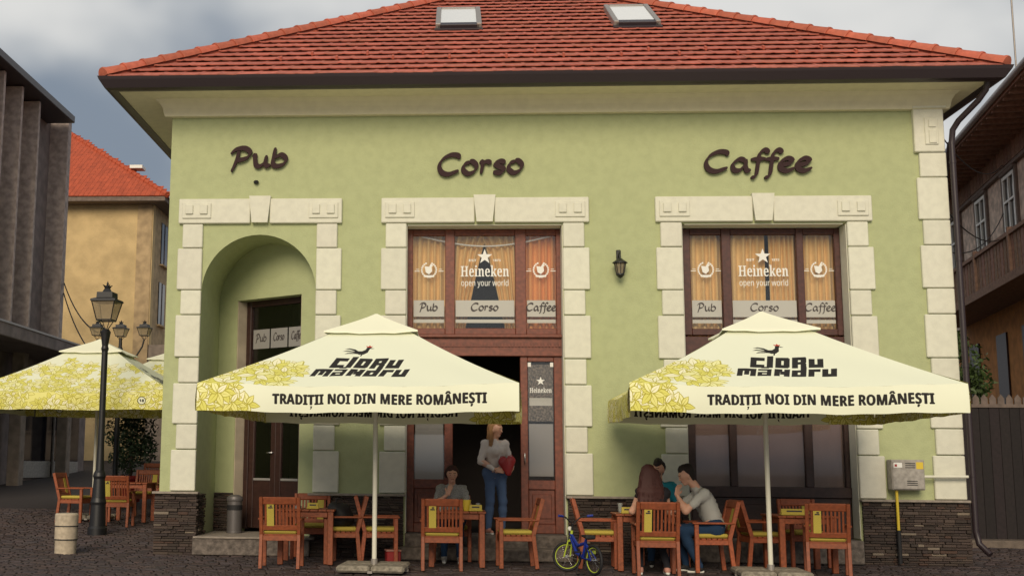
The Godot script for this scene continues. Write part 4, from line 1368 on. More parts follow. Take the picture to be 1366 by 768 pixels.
func make_small() -> void:
	yellow_box(V(2.55, 0.75, 1.45), "yellow menu holder on the table beside the chair with a black bag")
	yellow_box(V(4.82, 0.75, 1.55), "yellow menu holder on the table of the person in a patterned top", 0.17)
	yellow_box(V(6.86, 0.75, 1.75), "yellow menu holder on the table beside the child's bicycle", 0.15)
	yellow_box(V(9.10, 0.75, 1.62), "yellow menu holder on the empty table under the blind window", 0.34)
	cup(V(4.70, 0.748, 1.38), M.yellow, "tall yellow paper cup on the table of the person in a patterned top", 0.15, 0.06)
	var gl := glass(0.75, 0.78, 0.75, 0.25)
	cup(V(4.86, 0.748, 1.18), gl, "small clear glass beside the tall yellow cup", 0.10, 0.033)
	cup(V(4.33, 0.748, 1.40), gl, "clear glass in front of the person in a patterned top", 0.13, 0.035)
	cup(V(6.82, 0.748, 1.35), gl, "clear glass on the table of the woman with long hair", 0.13, 0.035)
	for q in [[2.3, 1.2, "the table beside the chair with a black bag"], [6.98, 1.3, "the table shared by the woman with long hair"], [9.3, 1.3, "the empty table under the blind window"]]:
		var ab := MB.new()
		ab.lathe([Vector2(0.0, 0.0), Vector2(0.05, 0.0), Vector2(0.058, 0.035), Vector2(0.05, 0.035), Vector2(0.042, 0.012), Vector2(0.0, 0.012)], 16)
		var ao := pm(self, numbered("ashtray"), ab, M.frost)
		ao.position = V(q[0], 0.748, q[1])
		tag(ao, "small round grey ashtray on " + q[2], "ashtray", "ashtrays on the tables")
	# black bag on a chair
	var b := MB.new()
	sdf(b, [[V(-0.12, 0.1, 0.0), V(0.12, 0.1, 0.0), 0.11, 0.1], [V(-0.08, 0.25, -0.02), V(0.09, 0.23, -0.02), 0.09, 0.085], [V(0, 0.16, 0.05), V(0.02, 0.12, 0.06), 0.1, 0.1]], 0.016, 0.06, 0.006)
	var bag := thing("backpack", "slumped black bag on a wooden chair beside the porch", "bag", V(2.90, 0.505, 1.2), 0.4)
	pm(bag, "bag_body", b, M.black)
	b = MB.new()
	b.tube([V(-0.05, 0.31, -0.02), V(-0.04, 0.38, -0.02), V(0.03, 0.39, -0.02), V(0.05, 0.31, -0.02)], 0.009, 6)
	pm(bag, "bag_handle", b, M.black)
	# red box under a chair
	var rb := thing("red_box", "small dark red box with a pale lid under a wooden chair", "box", V(3.66, 0, 1.15), 0.2)
	pbox(rb, "box_body", V(0, 0.085, 0), V(0.2, 0.17, 0.2), M.red, 0.012)
	pbox(rb, "box_lid", V(0, 0.18, 0), V(0.215, 0.025, 0.215), M.redlid, 0.006)
	# bin in the porch
	var bin := thing("steel_bin", "grey steel litter bin standing in the arched porch", "bin", V(1.02, 0.278, -0.86), 0.3)
	b = MB.new()
	b.lathe([Vector2(0.0, 0.0), Vector2(0.125, 0.0), Vector2(0.125, 0.02), Vector2(0.12, 0.03), Vector2(0.12, 0.50), Vector2(0.0, 0.5)], 20)
	pm(bin, "bin_body", b, M.binsteel)
	b = MB.new()
	b.lathe([Vector2(0.124, 0.36), Vector2(0.124, 0.44)], 20)
	pm(bin, "dark_band", b, M.black)
	b = MB.new()
	b.lathe([Vector2(0.13, 0.50), Vector2(0.135, 0.53), Vector2(0.12, 0.57), Vector2(0.06, 0.60), Vector2(0.0, 0.60)], 20)
	pm(bin, "bin_lid", b, M.binsteel)
	# gas meter box
	var g := thing("gas_meter_box", "grey gas meter cabinet with stickers on the pub's wall", "meter box", V(11.14, 1.3, 0.0))
	pbox(g, "cabinet", V(0, 0, 0.12), V(0.47, 0.44, 0.20), M.metal2, 0.01)
	pbox(g, "cabinet_door", V(0.0, -0.005, 0.224), V(0.44, 0.40, 0.012), M.metal2, 0.004)
	pbox(g, "sticker", V(0.165, 0.135, 0.232), V(0.1, 0.1, 0.002), M.yellow, 0.0)
	pbox(g, "paper_label", V(-0.145, 0.14, 0.232), V(0.12, 0.07, 0.002), M.decal, 0.0)
	for k in 3: pbox(g, "vent_slot", V(0.03, 0.165 - k * 0.03, 0.2315), V(0.14, 0.012, 0.002), M.black, 0.0)
	for k in 3: pbox(g, "vent_slot", V(0.05, -0.09 - k * 0.028, 0.2315), V(0.15, 0.011, 0.002), M.black, 0.0)
	pbox(g, "warning_label", V(-0.175, 0.135, 0.234), V(0.035, 0.035, 0.002), M.red, 0.0)
	b = MB.new()
	b.tube([V(-0.15, -0.22, 0.14), V(-0.15, -0.8, 0.14)], 0.021, 10)
	pm(g, "gas_pipe", b, M.yellow)
	b = MB.new()
	b.tube([V(-0.15, -0.8, 0.14), V(-0.15, -1.28, 0.14)], 0.03, 10)
	pm(g, "pipe_sleeve", b, M.black)
	b = MB.new()
	b.tube([V(0.235, -0.025, 0.14), V(0.88, -0.02, 0.14)], 0.022, 10)
	pm(g, "outlet_pipe", b, M.trim)
	# wall lantern
	var w := thing("wall_lantern", "small black iron lantern hanging from a wall bracket between the windows", "lantern", V(7.05, 4.4, 0))
	b = MB.new()
	b.bevel(V(0, 0.17, 0.012), V(0.07, 0.22, 0.025), 0.01)
	b.tube([V(0, 0.14, 0.02), V(0, 0.2, 0.06), V(0, 0.23, 0.11), V(0, 0.2, 0.155), V(0, 0.13, 0.16)], 0.012, 8)
	pm(w, "bracket", b, M.iron)
	b = MB.new()
	b.lathe([Vector2(0.0, 0.14), Vector2(0.03, 0.12), Vector2(0.07, 0.09), Vector2(0.115, 0.06), Vector2(0.115, 0.045), Vector2(0.0, 0.05)], 8, V(0, 0, 0.16))
	pm(w, "lantern_hood", b, M.iron)
	b = MB.new()
	b.lathe([Vector2(0.085, 0.045), Vector2(0.055, -0.12), Vector2(0.0, -0.125)], 8, V(0, 0, 0.16))
	pm(w, "lantern_glass", b, M.lampglass)
	b = MB.new()
	for k in 8:
		var a := TAU * k / 8
		b.tube([V(cos(a) * 0.088, 0.045, 0.16 + sin(a) * 0.088), V(cos(a) * 0.058, -0.12, 0.16 + sin(a) * 0.058)], 0.006, 5)
	b.lathe([Vector2(0.062, -0.115), Vector2(0.065, -0.135), Vector2(0.03, -0.17), Vector2(0.0, -0.19)], 8, V(0, 0, 0.16))
	pm(w, "lantern_cage", b, M.iron)
	# bollard
	var bo := thing("stone_bollard", "short pale stone bollard with two dark rings on the pavement", "bollard", V(-1.41, 0.0, 0.06))
	b = MB.new()
	b.lathe([Vector2(0.16, -0.02), Vector2(0.165, 0.2), Vector2(0.172, 0.205), Vector2(0.172, 0.40), Vector2(0.176, 0.405), Vector2(0.178, 0.565), Vector2(0.165, 0.59), Vector2(0.0, 0.6)], 28)
	pm(bo, "bollard_body", b, M.bollard)
	for y in [0.2, 0.4]:
		b = MB.new()
		b.lathe([Vector2(0.176, y - 0.008), Vector2(0.18, y), Vector2(0.176, y + 0.008)], 28)
		pm(bo, "ring", b, M.black)

func wheel(p: Node, at: Vector3, turn: float, r: float) -> void:
	var w := Node3D.new()
	w.name = "wheel"
	p.add_child(w, true)
	w.position = at; w.rotation.y = turn
	var ring := func(rr: float, th: float) -> MB:
		var b := MB.new()
		var pts: Array = []
		for i in 33: pts.append(V(cos(TAU * i / 32) * rr, sin(TAU * i / 32) * rr, 0))
		b.tube(pts, th, 8, false)
		return b
	pm(w, "tyre", ring.call(r - 0.02, 0.02), M.black)
	pm(w, "rim", ring.call(r - 0.043, 0.006), M.neon)
	var s := MB.new()
	for i in 14:
		var a := TAU * i / 14
		s.tube([V(cos(a) * 0.015, sin(a) * 0.015, 0.02 * (1 if i % 2 else -1)), V(cos(a + 0.2) * (r - 0.048), sin(a + 0.2) * (r - 0.048), 0)], 0.0018, 4)
	pm(w, "spokes", s, M.chrome)
	var h := MB.new()
	h.tube([V(0, 0, -0.045), V(0, 0, 0.045)], 0.018, 8)
	pm(w, "hub", h, M.chrome)

func make_bike() -> void:
	var t := thing("child_bicycle", "small blue child's bicycle with neon yellow rims leaning by the tables", "bicycle", V(6.16, 0.0, 2.38), deg_to_rad(115))
	t.scale = V(0.95, 0.95, 0.95)
	# local: rides towards +x
	var r := 0.205
	wheel(t, V(-0.34, r, 0), 0.05, r)
	wheel(t, V(0.36, r, 0), deg_to_rad(50), r)
	var b := MB.new()
	var bb := V(-0.06, 0.22, 0)
	var hd := V(0.24, 0.47, 0)
	var stt := V(-0.14, 0.42, 0)
	b.tube([bb, V(0.1, 0.27, 0), hd], 0.026, 8); b.tube([stt, V(0.06, 0.37, 0), hd + V(0.01, 0.05, 0)], 0.024, 8); b.tube([bb, stt, V(-0.15, 0.47, 0)], 0.02, 8)
	for s in [-1, 1]:
		b.tube([bb + V(0, 0, s * 0.02), V(-0.34, r, s * 0.045)], 0.011, 6); b.tube([stt, V(-0.34, r, s * 0.045)], 0.010, 6)
	pm(t, "frame", b, M.bikeblue)
	b = MB.new()
	b.tube([hd + V(-0.02, 0.1, 0), hd, V(0.28, 0.42, 0)], 0.019, 8)
	for s in [-1, 1]: b.tube([V(0.27, 0.43, s * 0.03), V(0.36, r, s * 0.05)], 0.011, 6)
	pm(t, "fork", b, M.neon)
	b = MB.new()
	b.tube([hd + V(-0.02, 0.08, 0), hd + V(-0.04, 0.18, 0)], 0.014, 8)
	b.tube([hd + V(-0.12, 0.30, -0.24), hd + V(-0.06, 0.28, -0.12), hd + V(-0.04, 0.18, 0), hd + V(-0.06, 0.28, 0.12), hd + V(-0.12, 0.30, 0.24)], 0.011, 8)
	var hb := pm(t, "handlebar", b, M.black)
	for s in [-1, 1]:
		b = MB.new()
		b.tube([hd + V(-0.11, 0.295, s * 0.19), hd + V(-0.135, 0.305, s * 0.27)], 0.017, 8)
		pm(hb, "grip", b, M.bikeblue)
	b = MB.new()
	b.lathe([Vector2(0.0, -0.015), Vector2(0.03, -0.01), Vector2(0.032, 0.01), Vector2(0.0, 0.02)], 12)
	var lampm := part(hb, "reflector", b.mesh(), M.white, hd + V(0.03, 0.12, 0))
	lampm.rotation.z = -PI / 2
	b = MB.new()
	sdf(b, [[V(-0.26, 0.50, -0.05), V(-0.26, 0.50, 0.05), 0.03, 0.03], [V(-0.22, 0.50, 0), V(-0.06, 0.51, 0), 0.035, 0.016]], 0.009, 0.02)
	pm(t, "saddle", b, M.black)
	b = MB.new()
	b.tube([bb + V(0, 0, -0.07), bb + V(0, 0, 0.07)], 0.012, 6)
	b.tube([bb + V(0, 0, 0.06), bb + V(0.07, -0.08, 0.065)], 0.008, 6); b.tube([bb + V(0, 0, -0.06), bb + V(-0.07, 0.08, -0.065)], 0.008, 6)
	b.box(bb + V(0.07, -0.08, 0.11), V(0.07, 0.02, 0.07)); b.box(bb + V(-0.07, 0.08, -0.11), V(0.07, 0.02, 0.07))
	b.lathe([Vector2(0.0, -0.004), Vector2(0.06, -0.004), Vector2(0.06, 0.004), Vector2(0.0, 0.004)], 16)
	pm(t, "pedal_crank", b, M.black)
	b = MB.new()
	b.bevel(V(-0.16, 0.29, 0.05), V(0.3, 0.05, 0.015), 0.01, Basis(V(0, 0, 1), -0.12))
	pm(t, "chain_guard", b, M.neon)
	b = MB.new()
	b.tube([V(-0.05, 0.2, -0.04), V(-0.1, 0.02, -0.13)], 0.008, 6)
	pm(t, "kickstand", b, M.black)

# ---------- street lamps ----------
func lantern_head(p: Node, at: Vector3, s: float, w := 1.0) -> void:
	var h := Node3D.new()
	h.name = "lantern_head"
	p.add_child(h, true)
	h.position = at; h.scale = V(s * w, s, s * w)
	var q := sqrt(2.0)
	var ph := PI / 4 + 0.06
	var b := MB.new()
	b.lathe([Vector2(0.17 * q, 0.0), Vector2(0.27 * q, 0.34)], 4, Vector3.ZERO, ph, true)
	pm(h, "lantern_glass", b, M.lampglass)
	b = MB.new()
	for k in 4:
		var a := ph + PI / 2 * k
		var a2 := a + PI / 2
		var lo := V(cos(a) * 0.172 * q, 0, sin(a) * 0.172 * q)
		var hi := V(cos(a) * 0.272 * q, 0.34, sin(a) * 0.272 * q)
		b.tube([lo, hi], 0.013, 6)
		b.tube([lo, V(cos(a2) * 0.172 * q, 0, sin(a2) * 0.172 * q)], 0.016, 6); b.tube([hi, V(cos(a2) * 0.272 * q, 0.34, sin(a2) * 0.272 * q)], 0.016, 6)
		b.tube([lo * 0.7 + V(0, -0.02, 0), V(0.05 * cos(a), -0.16, 0.05 * sin(a))], 0.01, 6)
	pm(h, "lantern_cage", b, M.iron)
	b = MB.new()
	b.lathe([Vector2(0.30 * q, 0.335), Vector2(0.29 * q, 0.37), Vector2(0.19 * q, 0.40), Vector2(0.185 * q, 0.50), Vector2(0.16 * q, 0.505), Vector2(0.09 * q, 0.51), Vector2(0.05 * q, 0.58), Vector2(0.06 * q, 0.60), Vector2(0.0, 0.66)], 4, Vector3.ZERO, ph, true)
	for k in 4:
		var a := ph + PI / 2 * k
		b.tube([V(cos(a) * 0.06, 0.61, sin(a) * 0.06), V(cos(a) * 0.12, 0.64, sin(a) * 0.12)], [0.02, 0.006], 6)
	b.lathe([Vector2(0.0, 0.62), Vector2(0.03, 0.66), Vector2(0.0, 0.72)], 8)
	pm(h, "lantern_roof", b, M.iron)

func make_lamps() -> void:
	var y := ground_y(0, -2.6)
	var t := thing("street_lamp", "tall black iron street lamp with one large lantern beside the side street", "street lamp", V(-1.72, y, -2.6))
	var b := MB.new()
	b.lathe([Vector2(0.17, -0.05), Vector2(0.17, 0.10), Vector2(0.145, 0.14), Vector2(0.13, 0.5), Vector2(0.14, 0.55), Vector2(0.12, 0.62), Vector2(0.10, 0.95), Vector2(0.115, 1.0), Vector2(0.10, 1.06), Vector2(0.075, 1.1)], 16)
	pm(t, "lamp_base", b, M.iron)
	b = MB.new()
	var prof: Array = []
	prof.append_array([Vector2(0.075, 1.08), Vector2(0.06, 1.5), Vector2(0.055, 3.2), Vector2(0.07, 3.25), Vector2(0.055, 3.3), Vector2(0.085, 3.5), Vector2(0.095, 3.55), Vector2(0.06, 3.6)])
	b.lathe(prof, 14)
	pm(t, "lamp_post", b, M.iron)
	lantern_head(t, V(0, 3.76, 0), 1.0, 0.78)
	# lamp with three lanterns farther back
	y = ground_y(0, -8)
	var u := thing("street_lamp", "black street lamp with three small lanterns behind the leaf printed parasol", "street lamp", V(-2.98, y, -8.0))
	b = MB.new()
	b.lathe([Vector2(0.14, -0.05), Vector2(0.12, 0.5), Vector2(0.06, 0.6), Vector2(0.05, 3.4), Vector2(0.08, 3.45), Vector2(0.04, 3.55), Vector2(0.035, 3.75)], 12)
	pm(u, "lamp_post", b, M.iron)
	for s in [-1, 1]:
		b = MB.new()
		b.tube([V(0, 3.3, 0), V(s * 0.15, 3.22, 0), V(s * 0.38, 3.35, 0), V(s * 0.5, 3.55, 0), V(s * 0.54, 3.72, 0)], 0.02, 8)
		b.tube([V(s * 0.2, 3.25, 0), V(s * 0.32, 3.15, 0), V(s * 0.40, 3.22, 0)], 0.014, 6)
		pm(u, "lamp_arm", b, M.iron)
		lantern_head(u, V(s * 0.54, 3.80, 0), 0.50)
	lantern_head(u, V(0, 3.78, 0), 0.52)

# ---------- plants ----------
func leaves(count: int, centers: Array, size: float, sd: int) -> MB:
	var b := MB.new()
	var r := RandomNumberGenerator.new()
	r.seed = sd
	for i in count:
		var c: Array = centers[r.randi() % centers.size()]
		var d := V(r.randfn(), r.randfn(), r.randfn()).normalized() * pow(r.randf(), 0.4)
		var at: Vector3 = c[0] + d * c[1]
		var x := V(r.randfn(), r.randfn(), r.randfn()).normalized()
		var y := x.cross(V(r.randfn(), r.randfn(), r.randfn()).normalized()).normalized()
		var s := size * r.randf_range(0.6, 1.3)
		b.tri(at - x * s * 0.3, at + y * s, at + x * s * 0.3 + y * s * 0.1); b.tri(at - x * s * 0.3, at + x * s * 0.3 + y * s * 0.1, at - y * s * 0.3)
	return b

func make_plants() -> void:
	var y := ground_y(0, -9.5)
	var t := thing("potted_tree", "dark bushy evergreen in a red pot in the side street", "potted plant", V(-3.05, y, -9.5))
	var b := MB.new()
	b.lathe([Vector2(0.0, 0.0), Vector2(0.24, 0.0), Vector2(0.33, 0.5), Vector2(0.36, 0.52), Vector2(0.36, 0.6), Vector2(0.3, 0.6), Vector2(0.28, 0.52), Vector2(0.0, 0.5)], 20)
	pm(t, "pot", b, M.red)
	b = MB.new()
	b.tube([V(0, 0.5, 0), V(0.03, 1.0, 0.02), V(-0.02, 1.6, 0)], [0.05, 0.04, 0.02], 7)
	pm(t, "trunk", b, M.bark)
	pm(t, "crown", leaves(3200, [[V(0, 1.3, 0), 0.55], [V(0.2, 1.7, 0.1), 0.45], [V(-0.25, 1.6, 0), 0.45], [V(0, 2.1, 0), 0.4], [V(-0.1, 1.0, 0.1), 0.4], [V(0.3, 1.2, 0), 0.35]], 0.075, 3), M.leafdark)
	var s := thing("shrub", "leafy green shrub growing behind the dark gate", "shrub", V(14.25, ground_y(0, -5.5), -5.5))
	b = MB.new()
	for q in [V(-0.2, 1.2, 0), V(0.25, 1.5, 0.1), V(0, 2.2, -0.1)]: b.tube([Vector3.ZERO, q * 0.5 + V(0.04, 0, 0), q], [0.05, 0.035, 0.012], 6)
	pm(s, "trunk", b, M.bark)
	pm(s, "crown", leaves(2600, [[V(0, 2.3, 0), 0.55], [V(0.1, 3.1, 0), 0.5], [V(-0.2, 2.7, 0.1), 0.5], [V(0.25, 1.9, 0), 0.5], [V(-0.05, 3.5, 0), 0.3], [V(0.3, 2.8, 0), 0.35]], 0.09, 9), M.leaf)
	var f := thing("tree", "small green treetop showing above the yellow house's red roof", "tree", V(-8.0, 1.5, -42))
	b = MB.new()
	b.tube([V(0, 0, 0), V(0.2, 7, 0), V(0, 14, 0)], [0.3, 0.2, 0.06], 8)
	pm(f, "trunk", b, M.bark)
	pm(f, "crown", leaves(1800, [[V(0, 12.2, 0), 1.2], [V(0.6, 13.2, 0), 0.9], [V(-0.6, 13.6, 0), 0.8], [V(0.2, 14.5, 0), 0.7]], 0.25, 12), M.leaf)

# ---------- bodies: smooth union of tapered capsules, meshed as surface nets ----------
func sdf(b: MB, bones: Array, cell: float, k: float, wrinkle := 0.0) -> void:
	var lo := V(1e9, 1e9, 1e9)
	var hi := -lo
	for q in bones:
		var r: float = maxf(q[2], q[3]) + k * 0.5 + cell * 3.0
		for e in [q[0], q[1]]:
			lo = lo.min(e - V(r, r, r)); hi = hi.max(e + V(r, r, r))
	var nx := int((hi.x - lo.x) / cell) + 2
	var ny := int((hi.y - lo.y) / cell) + 2
	var nzn := int((hi.z - lo.z) / cell) + 2
	var f := PackedFloat32Array()
	f.resize(nx * ny * nzn)
	f.fill(10.0)
	for q in bones:
		var a: Vector3 = q[0]
		var ba: Vector3 = q[1] - a
		var ra: float = q[2]
		var dr: float = q[3] - ra
		var l2 := maxf(ba.length_squared(), 1e-9)
		var m: float = maxf(q[2], q[3]) + k + cell * 2.0
		var mn: Vector3 = (a.min(q[1]) - V(m, m, m) - lo) / cell
		var mx: Vector3 = (a.max(q[1]) + V(m, m, m) - lo) / cell
		for iz in range(maxi(0, int(mn.z)), mini(nzn, int(mx.z) + 2)):
			for iy in range(maxi(0, int(mn.y)), mini(ny, int(mx.y) + 2)):
				var base := (iz * ny + iy) * nx
				for ix in range(maxi(0, int(mn.x)), mini(nx, int(mx.x) + 2)):
					var p := lo + Vector3(ix, iy, iz) * cell - a
					var t := clampf(p.dot(ba) / l2, 0.0, 1.0)
					var d := (p - ba * t).length() - ra - dr * t
					var o := f[base + ix]
					var h := maxf(k - absf(o - d), 0.0) / k
					f[base + ix] = minf(o, d) - h * h * k * 0.25
	var idx := {}
	var vs := PackedVector3Array()
	var offs := [0, 1, nx, nx + 1, nx * ny, nx * ny + 1, nx * ny + nx, nx * ny + nx + 1]
	var cor := [V(0, 0, 0), V(1, 0, 0), V(0, 1, 0), V(1, 1, 0), V(0, 0, 1), V(1, 0, 1), V(0, 1, 1), V(1, 1, 1)]
	var edges := [[0, 1], [2, 3], [4, 5], [6, 7], [0, 2], [1, 3], [4, 6], [5, 7], [0, 4], [1, 5], [2, 6], [3, 7]]
	for iz in nzn - 1:
		for iy in ny - 1:
			var base := (iz * ny + iy) * nx
			for ix in nx - 1:
				var c := base + ix
				var v0 := f[c]
				if v0 > 2.0 * cell or v0 < -2.0 * cell: continue
				var s := 0
				for e in 8:
					if f[c + offs[e]] < 0.0: s += 1
				if s == 0 or s == 8: continue
				var sum := Vector3.ZERO
				var cnt := 0
				for e in edges:
					var fa := f[c + offs[e[0]]]
					var fb := f[c + offs[e[1]]]
					if (fa < 0.0) != (fb < 0.0):
						sum += cor[e[0]].lerp(cor[e[1]], fa / (fa - fb)); cnt += 1
				idx[c] = vs.size()
				vs.append(lo + (Vector3(ix, iy, iz) + sum / cnt) * cell)
	var quads: Array = []
	var ns := PackedVector3Array()
	ns.resize(vs.size())
	var st := [1, nx, nx * ny]
	for c in idx:
		var v0 := f[c]
		for ax in 3:
			var v1 := f[c + st[ax]]
			if (v0 < 0.0) == (v1 < 0.0): continue
			var u: int = st[(ax + 1) % 3]
			var w: int = st[(ax + 2) % 3]
			if not (idx.has(c - u) and idx.has(c - w) and idx.has(c - u - w)): continue
			var q := [idx[c], idx[c - u], idx[c - u - w], idx[c - w]]
			if v0 < 0.0: q.reverse()
			# outward: from inside (negative) to outside
			var out := Vector3.ZERO
			out[ax] = 1.0 if v0 < 0.0 else -1.0
			var nn := (vs[q[1]] - vs[q[0]]).cross(vs[q[2]] - vs[q[0]])
			if nn.dot(out) < 0: nn = -nn
			nn += 0.0 * out
			for i in q: ns[i] += nn
			quads.append(q)
	var wz := FastNoiseLite.new()
	wz.seed = 9; wz.frequency = 9.0
	for i in ns.size():
		ns[i] = ns[i].normalized()
	if wrinkle > 0.0:
		for i in vs.size():
			var p := vs[i]
			vs[i] = p + ns[i] * wrinkle * wz.get_noise_3d(p.x, p.y * 1.6, p.z)
	for q in quads:
		b.trin(vs[q[0]], vs[q[1]], vs[q[2]], ns[q[0]], ns[q[1]], ns[q[2]])
		b.trin(vs[q[0]], vs[q[2]], vs[q[3]], ns[q[0]], ns[q[2]], ns[q[3]])

func grow(bones: Array, d: float) -> Array:
	var o: Array = []
	for q in bones: o.append([q[0], q[1], q[2] + d, q[3] + d])
	return o

func hand_bones(w: Vector3, dir: Vector3, side: Vector3, curl: float) -> Array:
	var d := dir.normalized()
	var s := (side - d * side.dot(d)).normalized()
	var n := d.cross(s)
	var o: Array = []
	for i in 3: o.append([w + s * (i - 1) * 0.018, w + d * 0.08 + s * (i - 1) * 0.023, 0.019, 0.014])
	for i in 4:
		var l: float = [0.066, 0.078, 0.072, 0.056][i]
		var p0 := w + d * 0.082 + s * (i - 1.5) * 0.0195
		var d1 := (d + n * curl * 0.6).normalized()
		var p1 := p0 + d1 * l * 0.55
		var d2 := (d + n * curl * 1.7).normalized()
		o.append([p0, p1, 0.0092, 0.0085]); o.append([p1, p1 + d2 * l * 0.5, 0.0085, 0.007])
	var t0 := w + d * 0.025 - s * 0.026
	var t1 := t0 + (d * 0.7 - s * 0.75 + n * 0.3).normalized() * 0.036
	o.append([t0, t1, 0.013, 0.0105]); o.append([t1, t1 + (d - s * 0.2 + n * 0.4 * curl).normalized() * 0.03, 0.0105, 0.008])
	return o

func person(label: String, at: Vector3, turn: float, J: Dictionary) -> Node3D:
	var t := thing("person", label, "person", at, turn)
	var k: float = J.get("girth", 1.0)
	var pel: Vector3 = J.pel
	var ch: Vector3 = J.chest
	var nk: Vector3 = J.neck
	var hd: Vector3 = J.head
	var fw: Vector3 = J.look.normalized()
	var up := (hd - nk).normalized()
	up = (up + V(0, 1, 0)).normalized()
	fw = (fw - up * fw.dot(up)).normalized()
	var rt := up.cross(fw)
	var tor := [[J.hl, J.hr, 0.118 * k, 0.118 * k], [pel, pel.lerp(ch, 0.5), 0.118 * k, 0.108 * k], [pel.lerp(ch, 0.45) - rt * 0.05 * k, ch - rt * 0.07 * k, 0.095 * k, 0.105 * k], [pel.lerp(ch, 0.45) + rt * 0.05 * k, ch + rt * 0.07 * k, 0.095 * k, 0.105 * k], [J.sl.lerp(ch, 0.15), J.sr.lerp(ch, 0.15), 0.062 * k, 0.062 * k]]
	if J.has("bust"):
		for s in [-1, 1]: tor.append([ch + rt * s * 0.065 + J.bust, ch + rt * s * 0.07 + J.bust * 1.05, 0.062, 0.06])
	var arms: Array = []
	var upper: Array = []
	var hands: Array = []
	for s in ["l", "r"]:
		var sh: Vector3 = J["s" + s]
		var el: Vector3 = J["e" + s]
		var wr: Vector3 = J["w" + s]
		upper.append([sh, sh.lerp(el, J.get("sleeve", 0.6)), 0.054 * k, 0.046 * k])
		arms.append([sh, el, 0.050 * k, 0.039 * k]); arms.append([el, el.lerp(wr, 0.35), 0.040 * k, 0.039 * k]); arms.append([el.lerp(wr, 0.3), wr, 0.039 * k, 0.026 * k])
		hands.append(hand_bones(wr, J.get("hd" + s, wr - el), J.get("hs" + s, rt * (1.0 if s == "l" else -1.0)), J.get("curl", 0.6)))
	var legs: Array = []
	for s in ["l", "r"]:
		var hp: Vector3 = J["h" + s]
		var kn: Vector3 = J["k" + s]
		var an: Vector3 = J["a" + s]
		legs.append([hp, kn, 0.088 * k, 0.058 * k]); legs.append([kn, kn.lerp(an, 0.35), 0.056 * k, 0.054 * k]); legs.append([kn.lerp(an, 0.35), an, 0.054 * k, 0.036 * k])
	var neck := [[ch + up * 0.06, nk + up * 0.05, 0.052 * k, 0.05 * k]]
	var b := MB.new()
	sdf(b, tor + arms + legs + neck, 0.016, 0.05)
	# head
	var c := hd
	var head := [[c + up * 0.035 - fw * 0.022, c + up * 0.04 + fw * 0.012, 0.083, 0.078], [c - rt * 0.012 + fw * 0.03 + up * 0.01, c + rt * 0.012 + fw * 0.03 + up * 0.01, 0.066, 0.066], [c + fw * 0.035 - up * 0.055, c + fw * 0.05 - up * 0.078, 0.05, 0.034],
		[c + fw * 0.088 + up * 0.012, c + fw * 0.108 - up * 0.018, 0.008, 0.013], [nk + up * 0.0, c - up * 0.05 - fw * 0.01, 0.05, 0.05],
		[c + rt * 0.078 + up * 0.005 - fw * 0.005, c + rt * 0.080 - up * 0.03, 0.013, 0.009], [c - rt * 0.078 + up * 0.005 - fw * 0.005, c - rt * 0.080 - up * 0.03, 0.013, 0.009],
		[c + fw * 0.082 - up * 0.048 - rt * 0.014, c + fw * 0.082 - up * 0.048 + rt * 0.014, 0.009, 0.009], [c + fw * 0.076 + up * 0.035 - rt * 0.03, c + fw * 0.076 + up * 0.035 + rt * 0.03, 0.012, 0.012]]
	sdf(b, head, 0.009, 0.022)
	for h in hands: sdf(b, h, 0.006, 0.008)
	pm(t, "body", b, M.skin)
	for s in [-1, 1]:
		b = MB.new()
		b.lathe([Vector2(0.0, -0.009), Vector2(0.009, 0.0), Vector2(0.0, 0.009)], 8, c + fw * 0.090 + up * 0.012 + rt * s * 0.031)
		pm(t, "eye", b, M.black)
		b = MB.new()
		b.tube([c + fw * 0.097 + up * 0.034 + rt * s * 0.014, c + fw * 0.088 + up * 0.037 + rt * s * 0.048], 0.005, 5)
		pm(t, "eyebrow", b, J.hairm)
	b = MB.new()
	b.tube([c + fw * 0.091 - up * 0.05 - rt * 0.021, c + fw * 0.098 - up * 0.048, c + fw * 0.091 - up * 0.05 + rt * 0.021], 0.006, 6)
	pm(t, "lips", b, M.lips)
	# clothes
	b = MB.new()
	var low: Array = tor.slice(1) if not J.get("long_top", false) else tor
	sdf(b, grow(low, 0.012) + grow(upper, 0.010) + [[ch + up * 0.05, nk - up * 0.005, 0.075 * k, 0.056 * k]], 0.013, 0.045, 0.022)
	pm(t, "shirt", b, J.topm)
	b = MB.new()
	sdf(b, grow(legs, 0.010) + grow([tor[0], [pel, pel.lerp(ch, 0.2), 0.112 * k, 0.108 * k]], 0.008), 0.015, 0.04, 0.012)
	pm(t, "trousers", b, J.legm)
	for s in ["l", "r"]:
		b = MB.new()
		var an: Vector3 = J["a" + s]
		var td: Vector3 = J.get("toe", V(0, 0, 1)).normalized()
		sdf(b, [[an + V(0, -0.01, 0), an + V(0, -0.045, 0) - td * 0.02, 0.042, 0.036], [an + V(0, -0.045, 0), an + V(0, -0.052, 0) + td * 0.13, 0.036, 0.028]], 0.01, 0.025)
		var sh := pm(t, "shoe", b, J.shoem)
		b = MB.new()
		sdf(b, [[an + V(0, -0.072, 0) - td * 0.03, an + V(0, -0.074, 0) + td * 0.145, 0.03, 0.026]], 0.01, 0.01)
		for i in b.v.size(): b.v[i].y = minf(b.v[i].y, an.y - 0.062) if b.v[i].y > an.y - 0.075 else b.v[i].y
		pm(sh, "sole", b, M.white)
	# hair
	b = MB.new()
